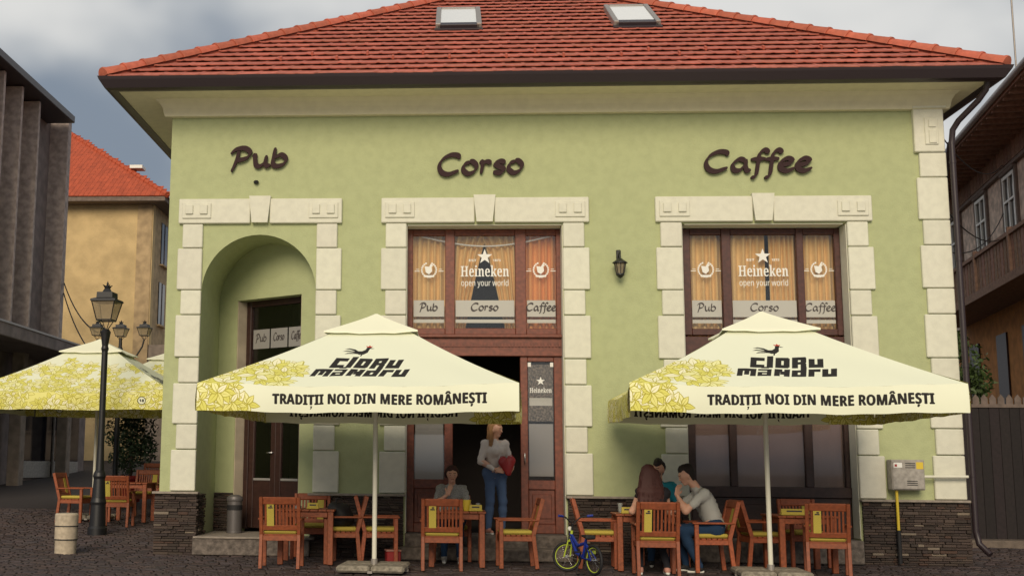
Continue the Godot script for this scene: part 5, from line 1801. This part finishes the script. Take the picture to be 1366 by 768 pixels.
	var hair := [[c + up * 0.055 - fw * 0.045, c + up * 0.075 + fw * 0.025, 0.084, 0.062], [c - fw * 0.06 + up * 0.01, c - fw * 0.05 - up * 0.045, 0.062, 0.05], [c + up * 0.06 + rt * 0.055 - fw * 0.02, c + up * 0.01 + rt * 0.068 - fw * 0.02, 0.036, 0.02], [c + up * 0.06 - rt * 0.055 - fw * 0.02, c + up * 0.01 - rt * 0.068 - fw * 0.02, 0.036, 0.02]]
	for q in J.get("locks", []): hair.append(q)
	sdf(b, hair, 0.011, 0.03, 0.016)
	# loose strands lying over the locks
	var hr := RandomNumberGenerator.new()
	hr.seed = 31
	for q in J.get("locks", []):
		for i in 12:
			var ax: Vector3 = (q[1] - q[0]).normalized()
			var sd := ax.cross(V(hr.randfn(), hr.randfn(), hr.randfn()).normalized()).normalized()
			var pts: Array = []
			for j in 6:
				var u := j / 5.0
				pts.append(q[0].lerp(q[1], u * 1.12) + sd * (lerpf(q[2], q[3], u) + 0.003 + 0.004 * sin(u * 7.0 + i)) + V(0.006 * sin(u * 9.0 + i * 2.0), 0, 0))
			b.tube(pts, [0.004, 0.005, 0.005, 0.0045, 0.004, 0.0015], 4, false)
	pm(t, "hair", b, J.hairm)
	return t

func make_people() -> void:
	# standing woman in the doorway
	var c := V(0.0, 1.555, 0.035)
	var w := person("standing woman in pale blouse and jeans holding a red bag in the doorway", V(5.14, 0.36, -0.05), deg_to_rad(22), {
		"pel": V(0, 0.92, 0), "chest": V(0, 1.24, 0.0), "neck": V(0, 1.41, -0.005), "head": c, "look": V(0.75, -0.18, 1), "girth": 0.93, "bust": V(0, -0.01, 0.085), "long_top": false,
		"sl": V(0.165, 1.345, 0), "sr": V(-0.165, 1.345, 0), "el": V(0.235, 1.09, 0.02), "er": V(-0.245, 1.08, 0.03), "wl": V(0.20, 0.99, 0.20), "wr": V(-0.08, 0.95, 0.22), "hdl": V(-0.5, -0.3, 0.5), "hdr": V(0.9, -0.1, 0.3), "hsl": V(0, 1, 0), "hsr": V(0, -1, 0), "curl": 0.9, "sleeve": 1.0,
		"hl": V(0.085, 0.90, 0), "hr": V(-0.085, 0.90, 0), "kl": V(0.10, 0.49, 0.05), "kr": V(-0.09, 0.49, 0.02), "al": V(0.11, 0.085, 0.02), "ar": V(-0.10, 0.085, -0.03),
		"topm": M.whitetop, "legm": M.jeans, "shoem": M.pinkshoe, "hairm": M.hairfair,
		"locks": [[c + V(-0.05, 0.0, -0.07), c + V(-0.08, -0.26, -0.05), 0.052, 0.038], [c + V(0.03, 0.0, -0.08), c + V(0.02, -0.28, -0.08), 0.052, 0.038], [c + V(-0.075, 0.02, 0.0), c + V(-0.11, -0.24, 0.05), 0.034, 0.026]]})
	var sl := MB.new()
	sdf(sl, [[V(0.165, 1.345, 0), V(0.235, 1.09, 0.02), 0.056, 0.046], [V(0.235, 1.09, 0.02), V(0.205, 1.005, 0.17), 0.046, 0.036], [V(-0.165, 1.345, 0), V(-0.245, 1.08, 0.03), 0.056, 0.046], [V(-0.245, 1.08, 0.03), V(-0.11, 0.96, 0.19), 0.046, 0.036]], 0.014, 0.03, 0.01)
	pm(w, "sleeves", sl, M.whitetop)
	# red heart-shaped bag
	var hb := MB.new()
	sdf(hb, [[V(-0.065, 0.05, 0), V(0, -0.12, 0), 0.075, 0.045], [V(0.065, 0.05, 0), V(0, -0.12, 0), 0.075, 0.045]], 0.012, 0.02, 0.006)
	for i in hb.v.size():
		hb.v[i].z *= 0.55
		hb.n[i] = (hb.n[i] * V(1, 1, 1.8)).normalized()
	var bag := thing("heart_bag", "red heart shaped bag held by the woman in the doorway", "bag", V(5.14, 0.36, -0.05) + Basis(Vector3.UP, deg_to_rad(22)) * V(0.09, 1.03, 0.255), deg_to_rad(22))
	bag.rotation.z = 0.12
	pm(bag, "bag_body", hb, M.redbag)
	hb = MB.new()
	hb.tube([V(-0.13, 0.06, 0.0), V(-0.09, 0.135, 0.0), V(-0.03, 0.125, 0), V(0, 0.085, 0), V(0.03, 0.125, 0), V(0.09, 0.135, 0), V(0.13, 0.06, 0)], 0.007, 6)
	pm(bag, "bag_trim", hb, M.red)
	# seated behind the middle table
	c = V(0.0, 1.235, 0.05)
	person("seated person in a pale patterned top behind the table with the yellow cup", V(4.49, 0, 0.50), 0.0, {
		"pel": V(0, 0.60, -0.06), "chest": V(0, 0.92, -0.01), "neck": V(0, 1.09, 0.01), "head": c, "look": V(0.1, -0.35, 1), "girth": 0.93,
		"sl": V(0.165, 1.03, 0), "sr": V(-0.165, 1.03, 0), "el": V(0.24, 0.80, 0.16), "er": V(-0.24, 0.80, 0.16), "wl": V(0.10, 0.80, 0.40), "wr": V(-0.06, 0.96, 0.27), "hdl": V(-0.5, 0.0, 0.6), "hdr": V(0.3, 0.8, -0.1), "hsr": V(1, 0, 0),
		"hl": V(0.09, 0.57, -0.03), "hr": V(-0.09, 0.57, -0.03), "kl": V(0.11, 0.54, 0.36), "kr": V(-0.11, 0.54, 0.36), "al": V(0.11, 0.085, 0.40), "ar": V(-0.11, 0.085, 0.34),
		"topm": M.pattern, "legm": M.bluejean, "shoem": M.greyshoe, "hairm": M.hairbrown,
		"locks": [[c + V(-0.06, 0.06, 0.03), c + V(-0.085, -0.03, 0.0), 0.034, 0.02], [c + V(0.06, 0.06, 0.03), c + V(0.085, -0.03, 0.0), 0.034, 0.02], [c + V(-0.03, 0.1, 0.05), c + V(0.04, 0.1, 0.06), 0.03, 0.03]]})
	# woman with long hair, back to the square
	c = V(0.03, 1.275, 0.06)
	var lk: Array = []
	for i in 7:
		var x := -0.105 + i * 0.035
		lk.append([c + V(x * 0.75, 0.05 - absf(x) * 0.3, -0.075), c + V(x * 1.15 + 0.01, -0.22, -0.15 + absf(x) * 0.3), 0.046, 0.046])
		lk.append([c + V(x * 1.15 + 0.01, -0.22, -0.15 + absf(x) * 0.3), c + V(x * 1.25 + 0.02, -0.45 + 0.35 * absf(x), -0.19 + absf(x) * 0.2), 0.046, 0.024])
	person("seated woman with long dark red hair in a black sleeveless top, back to the square", V(7.10, 0, 2.40), PI + 0.05, {
		"pel": V(0, 0.60, -0.06), "chest": V(0, 0.93, 0.0), "neck": V(0.01, 1.11, 0.02), "head": c, "look": V(-0.35, -0.2, 1), "girth": 0.9, "sleeve": 0.12,
		"sl": V(0.165, 1.045, 0), "sr": V(-0.165, 1.045, 0), "el": V(0.25, 0.80, 0.10), "er": V(-0.24, 0.80, 0.16), "wl": V(0.18, 0.80, 0.40), "wr": V(-0.10, 0.80, 0.40),
		"hl": V(0.09, 0.57, -0.03), "hr": V(-0.09, 0.57, -0.03), "kl": V(0.13, 0.53, 0.36), "kr": V(-0.13, 0.53, 0.36), "al": V(0.16, 0.085, 0.12), "ar": V(-0.20, 0.085, 0.16),
		"topm": M.blacktop, "legm": M.blacktop, "shoem": M.pinkshoe, "hairm": M.hairlong, "locks": lk})
	# man in grey, in profile, hand at his mouth
	c = V(0.0, 1.255, 0.29)
	person("seated man in grey T-shirt and jeans with a hand at his mouth", V(7.95, 0, 1.74), -PI / 2 + 0.05, {
		"pel": V(0, 0.60, -0.08), "chest": V(0, 0.93, 0.06), "neck": V(0, 1.115, 0.18), "head": c, "look": V(0.1, -0.15, 1), "girth": 1.04, "sleeve": 0.62,
		"sl": V(0.185, 1.03, 0.10), "sr": V(-0.185, 1.03, 0.10), "el": V(0.20, 0.80, 0.36), "er": V(-0.20, 0.80, 0.40), "wl": V(0.06, 1.01, 0.44), "wr": V(0.02, 0.80, 0.52), "hdl": V(-0.35, 1.0, -0.25), "hdr": V(0.9, 0.0, 0.2), "hsl": V(0.6, 0, 1), "curl": 1.0,
		"hl": V(0.10, 0.57, -0.05), "hr": V(-0.10, 0.57, -0.05), "kl": V(0.13, 0.54, 0.40), "kr": V(-0.13, 0.54, 0.40), "al": V(0.13, 0.085, 0.18), "ar": V(-0.13, 0.085, 0.30),
		"topm": M.greytee, "legm": M.bluejean, "shoem": M.black, "hairm": M.hairdark, "locks": [[c + V(0, 0.10, 0.06), c + V(0, 0.11, -0.03), 0.045, 0.06]]})
	# person in teal behind the long-haired woman
	c = V(0.0, 1.335, 0.02)
	person("seated person in a teal shirt with short dark hair behind the woman with long hair", V(7.47, 0, 0.66), -0.15, {
		"pel": V(0, 0.60, -0.06), "chest": V(0, 0.97, -0.02), "neck": V(0, 1.18, -0.01), "head": c, "look": V(-0.5, -0.45, 1), "girth": 1.05, "sleeve": 0.7,
		"sl": V(0.19, 1.10, 0), "sr": V(-0.19, 1.10, 0), "el": V(0.27, 0.83, 0.14), "er": V(-0.25, 0.83, 0.16), "wl": V(0.14, 0.80, 0.36), "wr": V(-0.10, 0.80, 0.40),
		"hl": V(0.10, 0.57, -0.03), "hr": V(-0.10, 0.57, -0.03), "kl": V(0.13, 0.54, 0.36), "kr": V(-0.13, 0.54, 0.36), "al": V(0.13, 0.085, 0.34), "ar": V(-0.13, 0.085, 0.30),
		"topm": M.teal, "legm": M.bluejean, "shoem": M.black, "hairm": M.hairdark, "locks": [[c + V(0, 0.10, 0.06), c + V(0, 0.11, -0.03), 0.045, 0.06]]})

# ---------- lettering ----------
const GLYPH := {
	"P": [1.2, [[0.42, 1.5], [0.3, 0.8], [0.12, 0.1], [-0.05, -0.38]], [[-0.08, 1.15], [0.25, 1.52], [0.75, 1.6], [1.06, 1.25], [0.9, 0.8], [0.5, 0.6], [0.3, 0.62]]],
	"u": [1.1, [[0.0, 0.85], [0.14, 0.98], [0.16, 0.55], [0.22, 0.12], [0.45, 0.05], [0.7, 0.35], [0.84, 0.9]], [[0.84, 0.95], [0.76, 0.35], [0.84, 0.05], [1.05, 0.15]]],
	"b": [1.0, [[0.26, 1.6], [0.16, 0.9], [0.1, 0.2], [0.35, 0.0], [0.75, 0.2], [0.85, 0.65], [0.58, 0.95], [0.22, 0.7]]],
	"C": [1.4, [[1.22, 1.22], [1.2, 1.5], [0.75, 1.55], [0.25, 1.2], [0.05, 0.65], [0.2, 0.15], [0.62, 0.0], [1.22, 0.3]]],
	"o": [1.05, [[0.55, 0.98], [0.2, 0.78], [0.1, 0.35], [0.38, 0.02], [0.75, 0.2], [0.9, 0.62], [0.7, 0.95], [0.5, 0.97]]],
	"r": [0.8, [[0.05, 0.85], [0.22, 0.95], [0.2, 0.5], [0.1, 0.0]], [[0.18, 0.6], [0.42, 0.93], [0.78, 0.88]]],
	"s": [0.9, [[0.82, 0.86], [0.5, 0.98], [0.2, 0.78], [0.42, 0.55], [0.7, 0.32], [0.5, 0.03], [0.05, 0.1]]],
	"a": [1.1, [[0.85, 0.82], [0.52, 0.96], [0.15, 0.6], [0.18, 0.12], [0.5, 0.1], [0.84, 0.62]], [[0.9, 0.96], [0.83, 0.4], [0.9, 0.05], [1.1, 0.12]]],
	"f": [0.75, [[1.05, 1.42], [0.85, 1.68], [0.55, 1.4], [0.42, 0.6], [0.28, -0.3], [0.0, -0.55]], [[0.05, 0.92], [0.85, 1.0]]],
	"e": [0.95, [[0.12, 0.48], [0.6, 0.58], [0.82, 0.82], [0.55, 1.0], [0.16, 0.68], [0.16, 0.2], [0.5, 0.0], [0.92, 0.25]]],
}

func smooth_path(pts: Array) -> Array:
	var out: Array = []
	for i in pts.size() - 1:
		var p0 := Vector2(pts[maxi(i - 1, 0)][0], pts[maxi(i - 1, 0)][1])
		var p1 := Vector2(pts[i][0], pts[i][1])
		var p2 := Vector2(pts[i + 1][0], pts[i + 1][1])
		var p3 := Vector2(pts[mini(i + 2, pts.size() - 1)][0], pts[mini(i + 2, pts.size() - 1)][1])
		for k in 6:
			out.append(p1.cubic_interpolate(p2, p0, p3, k / 6.0))
	out.append(Vector2(pts[-1][0], pts[-1][1]))
	return out

# one broad-nib letter, lying in x-y, of the given depth
func glyph_mesh(ch: String, sx: float, sy: float, nib: float, depth: float) -> MB:
	var b := MB.new()
	var g: Array = GLYPH[ch]
	for s in range(1, g.size()):
		var path := smooth_path(g[s])
		var L: Array = []
		var Rr: Array = []
		for i in path.size():
			var t: Vector2 = (path[mini(i + 1, path.size() - 1)] - path[maxi(i - 1, 0)])
			t = Vector2(t.x * sx, t.y * sy).normalized()
			var nr := Vector2(-t.y, t.x)
			var nibv := Vector2(0.62, 0.78)
			var w: float = nib * (0.30 + 0.70 * absf(nr.dot(nibv)))
			var e := minf(1.0, 0.45 + minf(i, path.size() - 1 - i) * 0.22)
			var c := Vector2(path[i].x * sx, path[i].y * sy)
			L.append(c + nr * w * e * 0.5); Rr.append(c - nr * w * e * 0.5)
		for i in path.size() - 1:
			var d0 := depth * (1.0 + 0.012 * i + 0.2 * s)
			var d1 := depth * (1.0 + 0.012 * (i + 1) + 0.2 * s)
			var a := V(Rr[i].x, Rr[i].y, d0)
			var c := V(Rr[i + 1].x, Rr[i + 1].y, d1)
			var d := V(L[i + 1].x, L[i + 1].y, d1)
			var e := V(L[i].x, L[i].y, d0)
			var z := V(0, 0, -depth)
			b.quad(a, c, d, e)
			b.quad(e + z, d + z, c + z, a + z)
			b.quad(a + z, c + z, c, a); b.quad(e, d, d + z, e + z)
		var l := path.size() - 1
		for i in [0, l]:
			var a := V(Rr[i].x, Rr[i].y, depth)
			var e := V(L[i].x, L[i].y, depth)
			var z := V(0, 0, -depth)
			if i == 0: b.quad(a + z, a, e, e + z)
			else: b.quad(a, a + z, e + z, e)
	return b

func word_width(w: String) -> float:
	var t := 0.0
	for ch in w: t += GLYPH[ch][0]
	return t

func word_mesh(w: String, width: float, sy: float, nib: float, depth: float, at: Vector3) -> MB:
	var b := MB.new()
	var sx := width / word_width(w)
	var x := 0.0
	for ch in w:
		var g := glyph_mesh(ch, sx, sy, nib, depth)
		for i in g.v.size():
			b.p(g.v[i] + at + V(x, 0, 0), g.n[i])
		x += GLYPH[ch][0] * sx
	return b

func font(called: String, weight: int) -> SystemFont:
	var f := SystemFont.new()
	f.font_names = PackedStringArray([called]); f.font_weight = weight
	return f

# flat triangles of a line of type, scaled so that capitals are cap_h tall, centred on x, base line at 0
func type_tris(text: String, f: Font, cap_h: float) -> Dictionary:
	var t := TextMesh.new()
	t.font = f; t.text = text; t.font_size = 96; t.pixel_size = 0.01; t.depth = 0.0
	t.horizontal_alignment = HORIZONTAL_ALIGNMENT_LEFT
	t.vertical_alignment = VERTICAL_ALIGNMENT_BOTTOM
	var h := TextMesh.new()
	h.font = f; h.text = "H"; h.font_size = 96; h.pixel_size = 0.01; h.depth = 0.0
	h.vertical_alignment = VERTICAL_ALIGNMENT_BOTTOM
	var hb := h.get_aabb()
	var ha := h.get_mesh_arrays()
	var y0 := 1e9
	var y1 := -1e9
	for q in ha[0]:
		y0 = minf(y0, q.y); y1 = maxf(y1, q.y)
	var a := t.get_mesh_arrays()
	var k := cap_h / (y1 - y0)
	var out := PackedVector2Array()
	var x0 := 1e9
	var x1 := -1e9
	for i in a[Mesh.ARRAY_INDEX]:
		var q: Vector3 = a[0][i]
		var w := Vector2(q.x * k, (q.y - y0) * k)
		out.append(w)
		x0 = minf(x0, w.x); x1 = maxf(x1, w.x)
	return {"t": out, "x0": x0, "x1": x1, "hb": hb}

func type_mesh(text: String, f: Font, cap_h: float, width: float, at: Vector3, depth := 0.0015) -> MB:
	var d := type_tris(text, f, cap_h)
	var b := MB.new()
	var sx: float = width / (d.x1 - d.x0)
	var mid: float = (d.x0 + d.x1) * 0.5
	var t: PackedVector2Array = d.t
	for i in range(0, t.size(), 3):
		var q: Array = []
		for k in 3:
			q.append(at + V((t[i + k].x - mid) * sx, t[i + k].y, depth))
		if (q[1] - q[0]).cross(q[2] - q[0]).z > 0: b.tri(q[0], q[1], q[2])
		else: b.tri(q[0], q[2], q[1])
	return b

func star_poly(c: Vector2, r: float, r2: float, k := 5) -> PackedVector2Array:
	var o := PackedVector2Array()
	for i in k * 2:
		var a := PI / 2 + PI * i / k
		o.append(c + Vector2(cos(a), sin(a)) * (r if i % 2 == 0 else r2))
	return o

# ---------- printing on cloth ----------
func fill_poly(im: Image, pts: PackedVector2Array, c: Color) -> void:
	var y0 := 1e9
	var y1 := -1e9
	for q in pts:
		y0 = minf(y0, q.y); y1 = maxf(y1, q.y)
	for y in range(maxi(0, int(floor(y0))), mini(im.get_height() - 1, int(ceil(y1))) + 1):
		var xs: Array = []
		var yy := y + 0.5
		for i in pts.size():
			var a := pts[i]
			var b := pts[(i + 1) % pts.size()]
			if (a.y <= yy) != (b.y <= yy):
				xs.append(a.x + (yy - a.y) / (b.y - a.y) * (b.x - a.x))
		xs.sort()
		for i in range(0, xs.size() - 1, 2):
			var l := int(round(xs[i]))
			var w := int(round(xs[i + 1])) - l
			if w > 0: im.fill_rect(Rect2i(l, y, w, 1), c)

func leaf_poly(c: Vector2, ang: float, l: float, w: float) -> PackedVector2Array:
	var o := PackedVector2Array()
	var d := Vector2(cos(ang), sin(ang))
	var s := Vector2(-d.y, d.x)
	for i in 9:
		var t := i / 8.0
		o.append(c + d * l * t + s * w * sin(PI * pow(t, 0.85)) * 0.5)
	for i in range(7, 0, -1):
		var t := i / 8.0
		o.append(c + d * l * t - s * w * sin(PI * pow(t, 0.85)) * 0.5)
	return o

func draw_leaf(im: Image, c: Vector2, ang: float, l: float, fillc: Color, line: Color) -> void:
	var w := l * 0.42
	var d := Vector2(cos(ang), sin(ang))
	fill_poly(im, leaf_poly(c - d * 3, ang, l + 6, w + 7), line)
	fill_poly(im, leaf_poly(c, ang, l, w), fillc)
	var s := Vector2(-d.y, d.x)
	fill_poly(im, PackedVector2Array([c + s * 1.6, c + d * l * 0.9, c - s * 1.6]), line)

func draw_type(im: Image, text: String, f: Font, cap: float, width: float, cx: float, base: float, c: Color) -> Dictionary:
	var d := type_tris(text, f, cap)
	var sx: float = width / (d.x1 - d.x0)
	var t: PackedVector2Array = d.t
	for off in [Vector2(-1.6, 0), Vector2(1.6, 0), Vector2(0, -1.2), Vector2(0, 1.2)]:
		for i in range(0, t.size(), 3):
			var q := PackedVector2Array()
			for k in 3:
				q.append(Vector2(cx - width * 0.5 + (t[i + k].x - d.x0) * sx, base - t[i + k].y) + off * cap / 41.0)
			fill_poly(im, q, c)
	return {"sx": sx, "x0": d.x0}

func draw_blocks(im: Image, rects: Array, ox: float, oy: float, k: float, ky: float, c: Color) -> void:
	for r in rects:   # x, y, w, h on a letter grid, leaning to the right
		var q := PackedVector2Array()
		for e in [[0, 0], [1, 0], [1, 1], [0, 1]]:
			var x: float = r[0] + r[2] * e[0]
			var y: float = r[1] + r[3] * e[1]
			q.append(Vector2(ox + (x + 0.28 * y) * k, oy - y * ky))
		fill_poly(im, q, c)

const BLOCKS := {
	"C": [5.6, [0, 0, 2.1, 6], [0, 0, 4.8, 1.9], [0, 4.1, 4.8, 1.9]],
	"I": [2.9, [0, 0, 2.1, 6.9]],
	"D": [5.6, [0, 0, 2.0, 6], [2.8, 0.5, 2.0, 5.0], [0, 0, 4.4, 1.8], [0, 4.2, 4.4, 1.8]],
	"R": [5.6, [0, 0, 2.0, 6], [0, 4.4, 4.6, 1.6], [2.9, 2.8, 1.9, 2.8], [1, 2.0, 3.6, 1.4], [2.9, 0, 1.9, 2.4]],
	"U": [5.6, [0, 0, 2.0, 4.9], [2.9, 0, 2.0, 4.9], [0, 0, 4.8, 1.8]],
	"M": [7.0, [0, 0, 1.9, 5], [2.4, 0.8, 1.7, 4.2], [4.5, 0, 1.9, 5], [0, 3.3, 6.2, 1.7]],
	"A": [5.6, [0, 0, 1.5, 2.6], [0, 0, 4.6, 1.2], [3.1, 0, 1.5, 4.9], [0, 3.8, 4.6, 1.1], [0, 1.9, 4.4, 1.0], [1.0, 5.5, 2.6, 0.6], [1.7, 6.0, 1.2, 0.6]],
	"N": [5.9, [0, 0, 1.9, 5], [3.3, 0, 1.9, 5], [1.2, 2.8, 1.4, 2.2], [2.0, 1.2, 1.6, 2.4]],
	"d": [5.6, [2.9, 0, 2.0, 6.4], [0, 0, 2.0, 4.4], [0, 0, 4.8, 1.5], [0, 3.0, 4.8, 1.5]],
	"r": [4.6, [0, 0, 2.0, 4.8], [0, 3.2, 4.0, 1.7]],
}

func draw_block_word(im: Image, w: String, x0: float, base: float, width: float, ky: float, c: Color) -> void:
	var t := 0.0
	for ch in w: t += BLOCKS[ch][0]
	var k := width / t
	var x := x0
	for ch in w:
		var g: Array = BLOCKS[ch]
		draw_blocks(im, g.slice(1), x, base, k, ky, c)
		x += g[0] * k

func rooster(im: Image, x: float, y: float, s: float, ink: Color, comb: Color) -> void:
	var P := func(a: Array) -> PackedVector2Array:
		var o := PackedVector2Array()
		for q in a: o.append(Vector2(x + q[0] * s, y - q[1] * s))
		return o
	fill_poly(im, P.call([[0.3, 0.2], [0.5, 0.02], [0.75, 0.05], [0.95, 0.3], [1.02, 0.75], [1.12, 0.95], [1.0, 1.05], [0.85, 0.98], [0.8, 0.7], [0.62, 0.5], [0.4, 0.5]]), ink)
	for f in [[[0.45, 0.45], [0.2, 0.75], [-0.15, 0.85], [-0.4, 0.72], [-0.1, 0.7], [0.15, 0.55], [0.3, 0.3]], [[0.4, 0.35], [0.1, 0.5], [-0.25, 0.55], [-0.5, 0.4], [-0.2, 0.42], [0.1, 0.35], [0.32, 0.2]], [[0.4, 0.25], [0.05, 0.28], [-0.2, 0.22], [-0.35, 0.05], [-0.1, 0.12], [0.2, 0.15], [0.4, 0.12]]]:
		fill_poly(im, P.call(f), ink)
	fill_poly(im, P.call([[1.1, 0.92], [1.3, 0.86], [1.1, 0.8]]), ink)
	fill_poly(im, P.call([[0.62, 0.06], [0.56, -0.2], [0.64, -0.2], [0.7, 0.06]]), ink)
	fill_poly(im, P.call([[0.84, 1.02], [0.78, 1.2], [0.92, 1.12], [0.98, 1.28], [1.06, 1.12], [1.18, 1.18], [1.1, 1.0]]), comb)

func make_prints() -> void:
	var cream := Color(0.945, 0.955, 0.865)
	var ink := Color(0.13, 0.12, 0.11)
	var comb := Color(0.75, 0.25, 0.18)
	var olive := Color(0.70, 0.66, 0.24)
	var fills := [Color(0.96, 0.95, 0.70), Color(0.94, 0.92, 0.58), Color(0.97, 0.96, 0.82), Color(0.90, 0.88, 0.46)]
	var r := RandomNumberGenerator.new()
	r.seed = 77
	var W := 1280
	var Hh := 640
	var k := W / 3.86      # pixels a metre
	# panel with the emblem: v runs down the slope, the bottom edge is the last row
	var a := Image.create(W, Hh, false, Image.FORMAT_RGB8)
	a.fill(cream)
	for i in 75:           # rosettes of leaves in the lower left corner
		var q := Vector2(r.randf_range(-0.05, 1.15) * k, Hh - r.randf_range(0.0, 1.0) * k)
		var dl := q.x / k
		var up := (Hh - q.y) / k
		if up < dl * 0.55 - 0.55 or up > dl * 1.25 + 0.2 or up + dl * 0.3 > 1.05: continue
		var a0 := r.randf() * TAU
		var sz := r.randf_range(38, 74)
		for j in 6: draw_leaf(a, q, a0 + TAU * j / 6.0 + r.randf_range(-0.15, 0.15), sz * r.randf_range(0.85, 1.2), fills[r.randi() % 4], olive)
	draw_block_word(a, "CIDRU", W / 2.0 - 0.42 * k, Hh - 0.60 * k, 0.90 * k, 0.053 * k, ink)
	draw_block_word(a, "MANdrU", W / 2.0 - 0.62 * k, Hh - 0.33 * k, 1.20 * k, 0.046 * k, ink)
	rooster(a, W / 2.0 - 0.20 * k, Hh - 1.03 * k, 0.225 * k, ink, comb)
	M.print_panel = tex(a)
	# panel of leaves only
	var b := Image.create(W, Hh, false, Image.FORMAT_RGB8)
	b.fill(cream)
	for i in 190:
		var q := Vector2(r.randf() * W, Hh - r.randf() * r.randf() * 1.5 * k)
		var a0 := r.randf() * TAU
		var sz := r.randf_range(38, 70)
		for j in 6: draw_leaf(b, q, a0 + TAU * j / 6.0 + r.randf_range(-0.15, 0.15), sz * r.randf_range(0.85, 1.2), fills[r.randi() % 4], olive)
	M.print_leaves = tex(b)
	# valance with the slogan
	var hv := int(0.34 * k)
	var c := Image.create(W, hv, false, Image.FORMAT_RGB8)
	c.fill(cream)
	for i in 30:
		var q := Vector2(r.randf_range(-0.05, 0.62) * k, r.randf() * hv)
		for j in 6: draw_leaf(c, q, r.randf() * 0.3 + TAU * j / 6.0, r.randf_range(34, 62), fills[r.randi() % 4], olive)
	var f := font("Droid Sans", 700)
	var tx0 := W / 2.0 + 0.27 * k
	var d := draw_type(c, "TRADITII NOI DIN MERE ROMÂNEȘTI", f, 0.125 * k, 2.56 * k, tx0, hv * 0.68, ink)
	# the comma below the second T
	var wi := type_tris("TRADI", f, 0.125 * k)
	var wt := type_tris("TRADIT", f, 0.125 * k)
	var cxp: float = tx0 - 1.28 * k + ((wi.x1 + wt.x1) * 0.5 + 1.5 - d.x0) * d.sx
	fill_poly(c, PackedVector2Array([Vector2(cxp - 4, hv * 0.73), Vector2(cxp + 5, hv * 0.73), Vector2(cxp + 2, hv * 0.83), Vector2(cxp - 5, hv * 0.86), Vector2(cxp - 1, hv * 0.79)]), ink)
	M.print_slogan = tex(c)
	var e := Image.create(W, hv, false, Image.FORMAT_RGB8)
	e.fill(fills[1])
	for i in 80:
		var q := Vector2(r.randf() * W, r.randf() * hv)
		for j in 6: draw_leaf(e, q, r.randf() * 0.3 + TAU * j / 6.0, r.randf_range(34, 62), fills[r.randi() % 4], olive)
	var bx := W * 0.86
	for q in [[26, ink], [22, cream]]:
		var o := PackedVector2Array()
		for i in 24: o.append(Vector2(bx, hv * 0.5) + Vector2(cos(TAU * i / 24), sin(TAU * i / 24)) * float(q[0]))
		fill_poly(e, o, q[1])
	draw_type(e, "18", f, 17.0, 30.0, bx, hv * 0.5 + 8, ink)
	M.print_edge = tex(e)
	for key in ["print_panel", "print_leaves", "print_slogan", "print_edge"]:
		var m := StandardMaterial3D.new()
		m.albedo_texture = M[key]
		m.albedo_color = Color(0.965, 0.965, 0.95)
		m.roughness = 0.85
		m.normal_enabled = false
		m.backlight = Color(1.0, 0.93, 0.60)
		m.texture_repeat = false
		M["cloth_" + key] = m
	M.cloth_plain = mk(0.90, 0.90, 0.69, 0.85)
	M.cloth_plain.backlight = Color(1.0, 0.93, 0.60)
